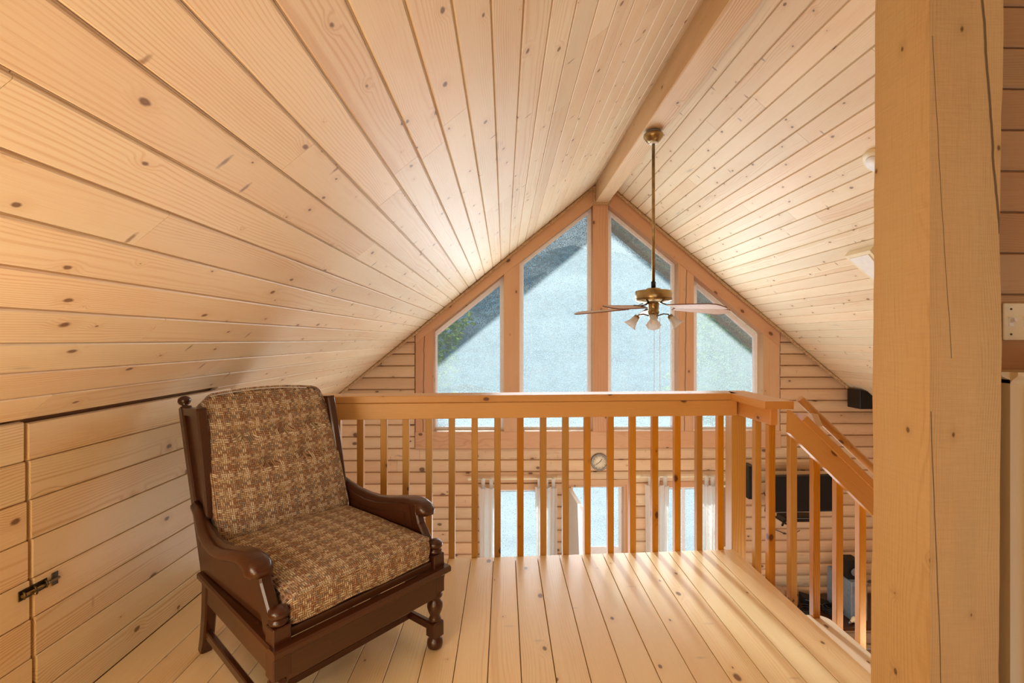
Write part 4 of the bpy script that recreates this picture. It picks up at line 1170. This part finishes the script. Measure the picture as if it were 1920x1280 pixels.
curtain(897, 930, Yr, zz, 'white tab-top curtain, leftmost of the four below', 1)
curtain(1003, 1046, Yr, zz, 'white tab-top curtain just left of the open white door', 2)
t2, Yr, zz = rod(1200, 1368, 894, 'cream curtain rod over the lower window right of the doorway')
curtain(1210, 1256, Yr, zz, 'white tab-top curtain just right of the doorway', 3)
curtain(1318, 1343, Yr, zz, 'white tab-top curtain nearest the railing corner post', 4)
# narrow cream-framed panel beside the curtain
q0, q1 = P(1357, 1029, YG - .06), P(1372, 909, YG - .06)
pn = thing('wall_panel', 'narrow cream framed panel on the wall beside the rightmost curtain', 'wall panel', ((q0.x + q1.x) / 2, YG - .02, q0.z))
hw = (q1.x - q0.x) / 2 + .02; hh = q1.z - q0.z; f = .014
MB().box(-hw, hw, -.04, -.02, 0, f * 2).box(-hw, hw, -.04, -.02, hh - f * 2, hh).box(-hw, -hw + f, -.04, -.02, f * 2, hh - f * 2).box(hw - f, hw, -.04, -.02, f * 2, hh - f * 2).build('frame', M['cream'], pn)
MB().box(-.008, .008, -.045, -.03, f * 2, hh - f * 2).build('centre_bar', M['white'], pn)
MB().box(-hw + f, hw - f, -.03, -.012, f * 2, hh - f * 2).build('panel', M['card'], pn)

# television on its bracket
YT = 5.30
T0, T1, B0, B1 = P(1440, 888, YT), P(1566, 893, YT), P(1442, 956, YT + .10), P(1556, 961, YT + .10)
tc_ = (T0 + T1 + B0 + B1) / 4
tv = thing('television', 'black flat television on a wall bracket seen through the stair balusters', 'television', (tc_.x, YT + .10, tc_.z))
xax = (T1 - T0).normalized(); zax = ((T0 + T1) / 2 - (B0 + B1) / 2).normalized(); yax = zax.cross(xax)
wt = (T1 - T0).length; ht = ((T0 + T1) / 2 - (B0 + B1) / 2).length
rot = Matrix((xax, -xax.cross(zax) * -1, zax)).transposed()
if rot.determinant() < 0: rot = Matrix((xax, xax.cross(zax), zax)).transposed()
tm = rot.to_4x4(); tm.translation = Vector((0, -.05, 0))
nf_ = rot @ Vector((0, 1, 0)); fs_ = -1 if nf_.y > 0 else 1
MB().cbox(-wt / 2, wt / 2, -.02, .02, -ht / 2, ht / 2, .004).build('television_case', M['black'], tv, tm)
MB().cbox(-wt / 2 + .018, wt / 2 - .018, fs_ * .0215 - .002, fs_ * .0215 + .002, -ht / 2 + .045, ht / 2 - .018, .0008).build('screen', M['blackmat'], tv, tm)
MB().cbox(-wt / 2 + .01, wt / 2 - .01, fs_ * .021 - .002, fs_ * .021 + .002, -ht / 2 + .004, -ht / 2 + .012, .0008).build('trim_strip', M['grey'], tv, tm)
br = MB(); br.box(-.10, .10, .26, .34, -.10, .10); br.bar((0, 0, 0), (0, .30, 0), .06, .06); br.build('wall_bracket', M['black'], tv)
# shelf bracket under it with a small black receiver
q = P(1495, 972, 5.45)
rcv = thing('black_receiver', 'small black box on a metal bracket right under the television', 'receiver', (q.x, 5.45, q.z))
MB().cbox(-.20, .20, -.08, .08, -.01, .045, .004).build('case', M['black'], rcv)
MB().box(-.19, .19, -.083, -.08, .03, .036).build('silver_line', M['grey'], rcv)
for s_ in (-1, 1):
    MB().bar((s_ * .19, -.10, -.02), (s_ * .19, .24, -.02), .02, .02).bar((s_ * .19, -.10, .05), (s_ * .19, -.02, -.07), .02, .02).build('bracket_arm', M['black'], rcv)
# dark upright speaker, nearly hidden by the newel
a, b = P(1404, 936, 5.5), P(1417, 874, 5.5)
sk = thing('tall_speaker', 'slim black upright speaker just right of the railing corner post', 'speaker', ((a.x + b.x) / 2, 5.55, a.z))
hw = (b.x - a.x) / 2
MB().cbox(-hw, hw, -.05, .12, 0, b.z - a.z, .004).build('cabinet', M['black'], sk); MB().cbox(-hw + .006, hw - .006, -.056, -.05, .02, b.z - a.z - .02, .001).build('grille', M['blackmat'], sk)
MB().box(-.02, .02, .10, .17, .1, .2).build('bracket', M['black'], sk)
# black box speaker near the ceiling
a, b = P(1613, 767, 5.45), P(1660, 732, 5.45)
ws = thing('wall_speaker', 'black box speaker high on the gable wall beside the big post', 'speaker', ((a.x + b.x) / 2, 5.5, a.z)); hw = (b.x - a.x) / 2
MB().cbox(-hw, hw, -.05, .16, 0, b.z - a.z, .004).build('cabinet', M['black'], ws)
MB().cbox(-hw + .008, hw - .008, -.056, -.05, .008, b.z - a.z - .008, .001).build('grille', M['blackmat'], ws)
MB().box(-.03, .03, .16, .24, .06, .14).build('bracket', M['black'], ws)
# loose cables
def cable(name_pts, label, r=.004):
    pts = [P(*p) for p in name_pts]; dn_ = []
    for i in range(len(pts) - 1):
        for j in range(6):
            t_ = j / 6; p0 = pts[max(i - 1, 0)]; p1 = pts[i]; p2 = pts[i + 1]; p3 = pts[min(i + 2, len(pts) - 1)]
            dn_.append(.5 * ((2 * p1) + (p2 - p0) * t_ + (2 * p0 - 5 * p1 + 4 * p2 - p3) * t_ * t_ + (3 * p1 - p0 - 3 * p2 + p3) * t_ ** 3))
    dn_.append(pts[-1]); c = dn_[0].copy()
    o = MB().tube([p - c for p in dn_], r, 6).build('cable', M['black'], None, Matrix.Translation(c)); tag(o, label, 'cable')
cable([(1432, 922, 5.66), (1437, 935, 5.67), (1443, 955, 5.67), (1449, 975, 5.67), (1452, 990, 5.66)], 'thin black cable hanging left of the television')
cable([(1452, 992, 5.71), (1466, 998, 5.71), (1475, 1001, 5.71), (1488, 1000, 5.71), (1500, 994, 5.71)], 'thin black cable looping under the television')

# desk in the corner of the lower room
DZ = MZ + .74
dk = thing('desk', 'dark low desk against the far wall below, seen through the stair balusters', 'desk', (4.0, 5.35, MZ))
MB().cbox(-.75, .75, -.38, .30, .71, .74, .004).build('desktop', M['dark_x'], dk)
for sx_ in (-1, 1):
    for sy_ in (-1, 1): MB().box(sx_ * .70 - .025, sx_ * .70 + .025, sy_ * .27 - .025, sy_ * .27 + .025, 0, .71).build('leg', M['dark'], dk)
MB().box(-.70, .70, .24, .26, .35, .71).build('back_panel', M['dark_x'], dk)
def on_desk(px, Y): d = ray(px, HOR); return d.x * Y / d.y
X1 = on_desk(1508, 5.25)
bxx = thing('small_box', 'small open cardboard box on the desk below the railing', 'box', (X1 - .05, 5.44, DZ), .3)
MB().box(-.07, .07, -.05, .05, 0, .004).box(-.07, .07, -.05, -.046, 0, .10).box(-.07, .07, .046, .05, 0, .10).box(-.07, -.066, -.046, .046, 0, .10).box(.066, .07, -.046, .046, 0, .10).build('carton', M['card'], bxx)
MB().bar((-.07, .05, .10), (-.03, .12, .15), .006, .10, up=(1, 0, 0)).build('flap', M['card'], bxx)
def coil(x, y, label, seed, r=.09, n=6):
    rr = random.Random(seed); mb = MB()
    for k in range(n):
        a0 = rr.uniform(0, 6); R_ = r * rr.uniform(.7, 1.1); cx, cy = rr.uniform(-.02, .02), rr.uniform(-.02, .02); tl = rr.uniform(-.25, .25)
        mb.tube([(cx + R_ * math.cos(a0 + i * .35), cy + R_ * .8 * math.sin(a0 + i * .35), .012 + .010 * k + .5 * tl * R_ * (1 + math.sin(a0 + i * .35)) * .5 + (.02 if tl > 0 else .03)) for i in range(18)], .006, 6)
    o = mb.build('cable_coil', M['black'], None, Matrix.Translation((x, y, DZ - .008))); tag(o, label, 'cable')
coil(on_desk(1512, 5.22), 5.20, 'coil of black cable on the desk beside the cardboard box', 3)
coil(on_desk(1560, 5.22), 5.22, 'tangled black cable behind the stair tread, on the desk', 4, .10, 7)
X2 = on_desk(1552, 5.3)
dv = thing('desk_device', 'long dark wedge-shaped device lying on the desk by the cables', 'device', (X2 - .06, 5.42, DZ), -.25)
MB().prism([(-.15, -.07, .0), (.15, -.07, .0), (.15, -.07, .03), (-.15, -.07, .10)], (0, .14, 0)).build('case', M['blackmat'], dv)
MB().bar((-.13, -.074, .08), (.13, -.074, .03), .004, .006).build('silver_edge', M['grey'], dv)
# blue-grey tower with a speaker on it
qx = on_desk(1613, 5.0)
tw_ = thing('computer_tower', 'blue-grey computer tower standing on the desk behind the last baluster', 'computer', (qx + .06, 5.22, DZ))
MB().cbox(-.09, .09, -.13, .26, 0, .42, .006).build('case', M['bluegrey'], tw_)
MB().cbox(-.075, .075, -.136, -.13, .30, .38, .002).build('drive_bay', M['grey'], tw_)
sk2 = thing('desk_speaker', 'dark grey speaker on top of the blue-grey computer tower', 'speaker', (qx + .06, 5.24, DZ + .42))
MB().prism([(-.075, -.08, 0), (.075, -.08, 0), (.075, -.06, .20), (-.06, -.06, .20)], (0, .14, 0)).build('cabinet', M['blackmat'], sk2)
MB().lathe([(.045, 0), (.040, .006), (.012, -.004), (.001, 0)], (0, -.085, .08), 20, RX).build('driver', M['grey'], sk2)
bu = thing('light_bulb', 'loose white light bulb lying in front of the computer tower', 'light bulb', (on_desk(1606, 4.99), 5.00 + .05, DZ + .031), .4)
Mb = Matrix.Rotation(math.radians(80), 3, 'Y')
MB().lathe([(.012, -.035), (.014, -.01), (.024, .010), (.031, .032), (.028, .05), (.014, .062), (.001, .064)], (0, 0, 0), 16, Mb).build('globe', M['cream'], bu)
MB().lathe([(.004, -.062), (.012, -.056), (.013, -.034)], (0, 0, 0), 12, Mb).build('screw_cap', M['grey'], bu)

# smoke detector and a cream fitting on the right slope, half hidden by the post
def on_right(px, py):
    d = ray(px, py); k_ = (RC - CAMZ) / (d.z + RB * d.x); return Vector((0, 0, CAMZ)) + d * k_
q = on_right(1650, 299)
sd_ = thing('smoke_detector', 'round white smoke detector on the right slope beside the post', 'smoke detector', tuple(q))
mr = Vector((0, 0, 1)).rotation_difference(nR).to_matrix()
MB().lathe([(.090, 0), (.092, .006), (.090, .020), (.080, .030), (.001, .034)], (0, 0, 0), 36, mr).build('base', M['cream'], sd_)
MB().lathe([(.062, .032), (.058, .040), (.001, .044)], (0, 0, 0), 32, mr).build('cover', M['white'], sd_)
q = on_right(1650, 490)
fx_ = thing('ceiling_fitting', 'cream flat fitting on the right slope, mostly hidden by the post', 'light fitting', tuple(q))
m4 = frame((0, 0, 0), (0, 1, 0), nR)
MB().prism([m4 @ Vector(v) for v in ((-.10, -.16, .001), (.16, -.16, .001), (.16, .16, .001), (-.02, .16, .001))], nR * .05).build('housing', M['cream'], fx_)
MB().prism([m4 @ Vector(v) for v in ((-.06, -.13, .051), (.13, -.13, .051), (.13, .13, .051), (.0, .13, .051))], nR * .006).build('lens', M['white'], fx_)

# ------------------------------------------------------------------ outside
struct('ground', 'pale ground outside the house', 'ground', MB().box(-40, 40, YG + .2, 60, MZ - .5, MZ - .3), M['ground'])
def tree(x, y, h, r_, mat, label, seed, z0=.28, n=2600, ls=.11):
    rr = random.Random(seed); t = thing('tree', label, 'tree', (x, y, MZ - .3))
    MB().tube([(0, 0, 0), (.05, .02, h * .4), (0, .05, h * .8)], [.14, .10, .04], 10).build('trunk', M['bark'], t)
    br_ = MB()
    for k in range(14):
        z = h * rr.uniform(.3, .85); a = rr.uniform(0, 6.28); L_ = r_ * rr.uniform(.6, 1.0)
        br_.tube([(0, 0, z), (L_ * .5 * math.cos(a), L_ * .5 * math.sin(a), z + .15 * L_), (L_ * math.cos(a), L_ * math.sin(a), z + .25 * L_)], [.04, .025, .008], 6)
    br_.build('branches', M['bark'], t)
    fo = MB()
    for i in range(n):
        while True:
            u = Vector((rr.uniform(-1, 1), rr.uniform(-1, 1), rr.uniform(-1, 1)))
            if .25 < u.length < 1: break
        wob_ = 1 + .25 * mnoise.noise(u * 2.3 + Vector((seed, 0, 0)))
        c = Vector((u.x * r_ * wob_, u.y * r_ * wob_, h * (z0 + (1 - z0) * .5) + u.z * h * (1 - z0) * .5 * wob_))
        a = Vector((rr.gauss(0, 1), rr.gauss(0, 1), rr.gauss(0, .6))).normalized() * ls; b = a.cross(Vector((rr.gauss(0, 1), rr.gauss(0, 1), rr.gauss(0, 1)))).normalized() * ls * .5
        fo.add([c - a, c + b, c + a, c - b], [(0, 1, 2, 3)])
    fo.build('foliage', mat, t)['kind'] = 'stuff'
tree(-3.1, 11.0, 7.2, 2.3, M['leaf'], 'leafy green tree outside, behind the left gable window', 11, n=5200)
tree(5.4, 9.6, 5.6, 1.9, M['leaf'], 'bushy green tree outside, close behind the right gable window', 12, n=5200)
tree(10.5, 19.5, 6.2, 2.1, M['leaf2'], 'dark green tree farther outside, behind the bushy tree of the right gable window', 13, n=4200)
tree(-6.6, 19.5, 4.4, 2.4, M['leaf2'], 'low dark green tree outside, far behind the leafy tree on the left', 14, n=4200)
tree(-7.5, 15.0, 8.0, 2.6, M['leaf2'], 'tall dark tree outside, far left of the house', 15, n=3600)
tree(9.0, 13.0, 8.0, 2.6, M['leaf2'], 'tall dark tree outside, far right of the house', 16, n=3600)

# forested hillside far behind
hb = MB(); vs = []; nx, ny = 60, 14
for j in range(ny + 1):
    for i in range(nx + 1):
        x = -90 + 180 * i / nx; y = 38 + 45 * j / ny
        hgt = (j / ny) ** .8 * (15 + 5 * math.sin(x * .045 + 1.2) + 3 * mnoise.noise(Vector((x * .08, y * .05, 2)))) + 1.2 * mnoise.noise(Vector((x * .5, y * .5, 0)))
        vs.append((x, y, MZ - .4 + hgt))
hb.add(vs, [(j * (nx + 1) + i, j * (nx + 1) + i + 1, (j + 1) * (nx + 1) + i + 1, (j + 1) * (nx + 1) + i) for j in range(ny) for i in range(nx)], True)
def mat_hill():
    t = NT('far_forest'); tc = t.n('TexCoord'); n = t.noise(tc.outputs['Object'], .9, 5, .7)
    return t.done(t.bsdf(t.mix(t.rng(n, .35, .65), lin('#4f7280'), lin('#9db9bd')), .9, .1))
struct('hillside', 'hazy blue-green wooded hillside far behind the house', 'hill', hb, mat_hill())
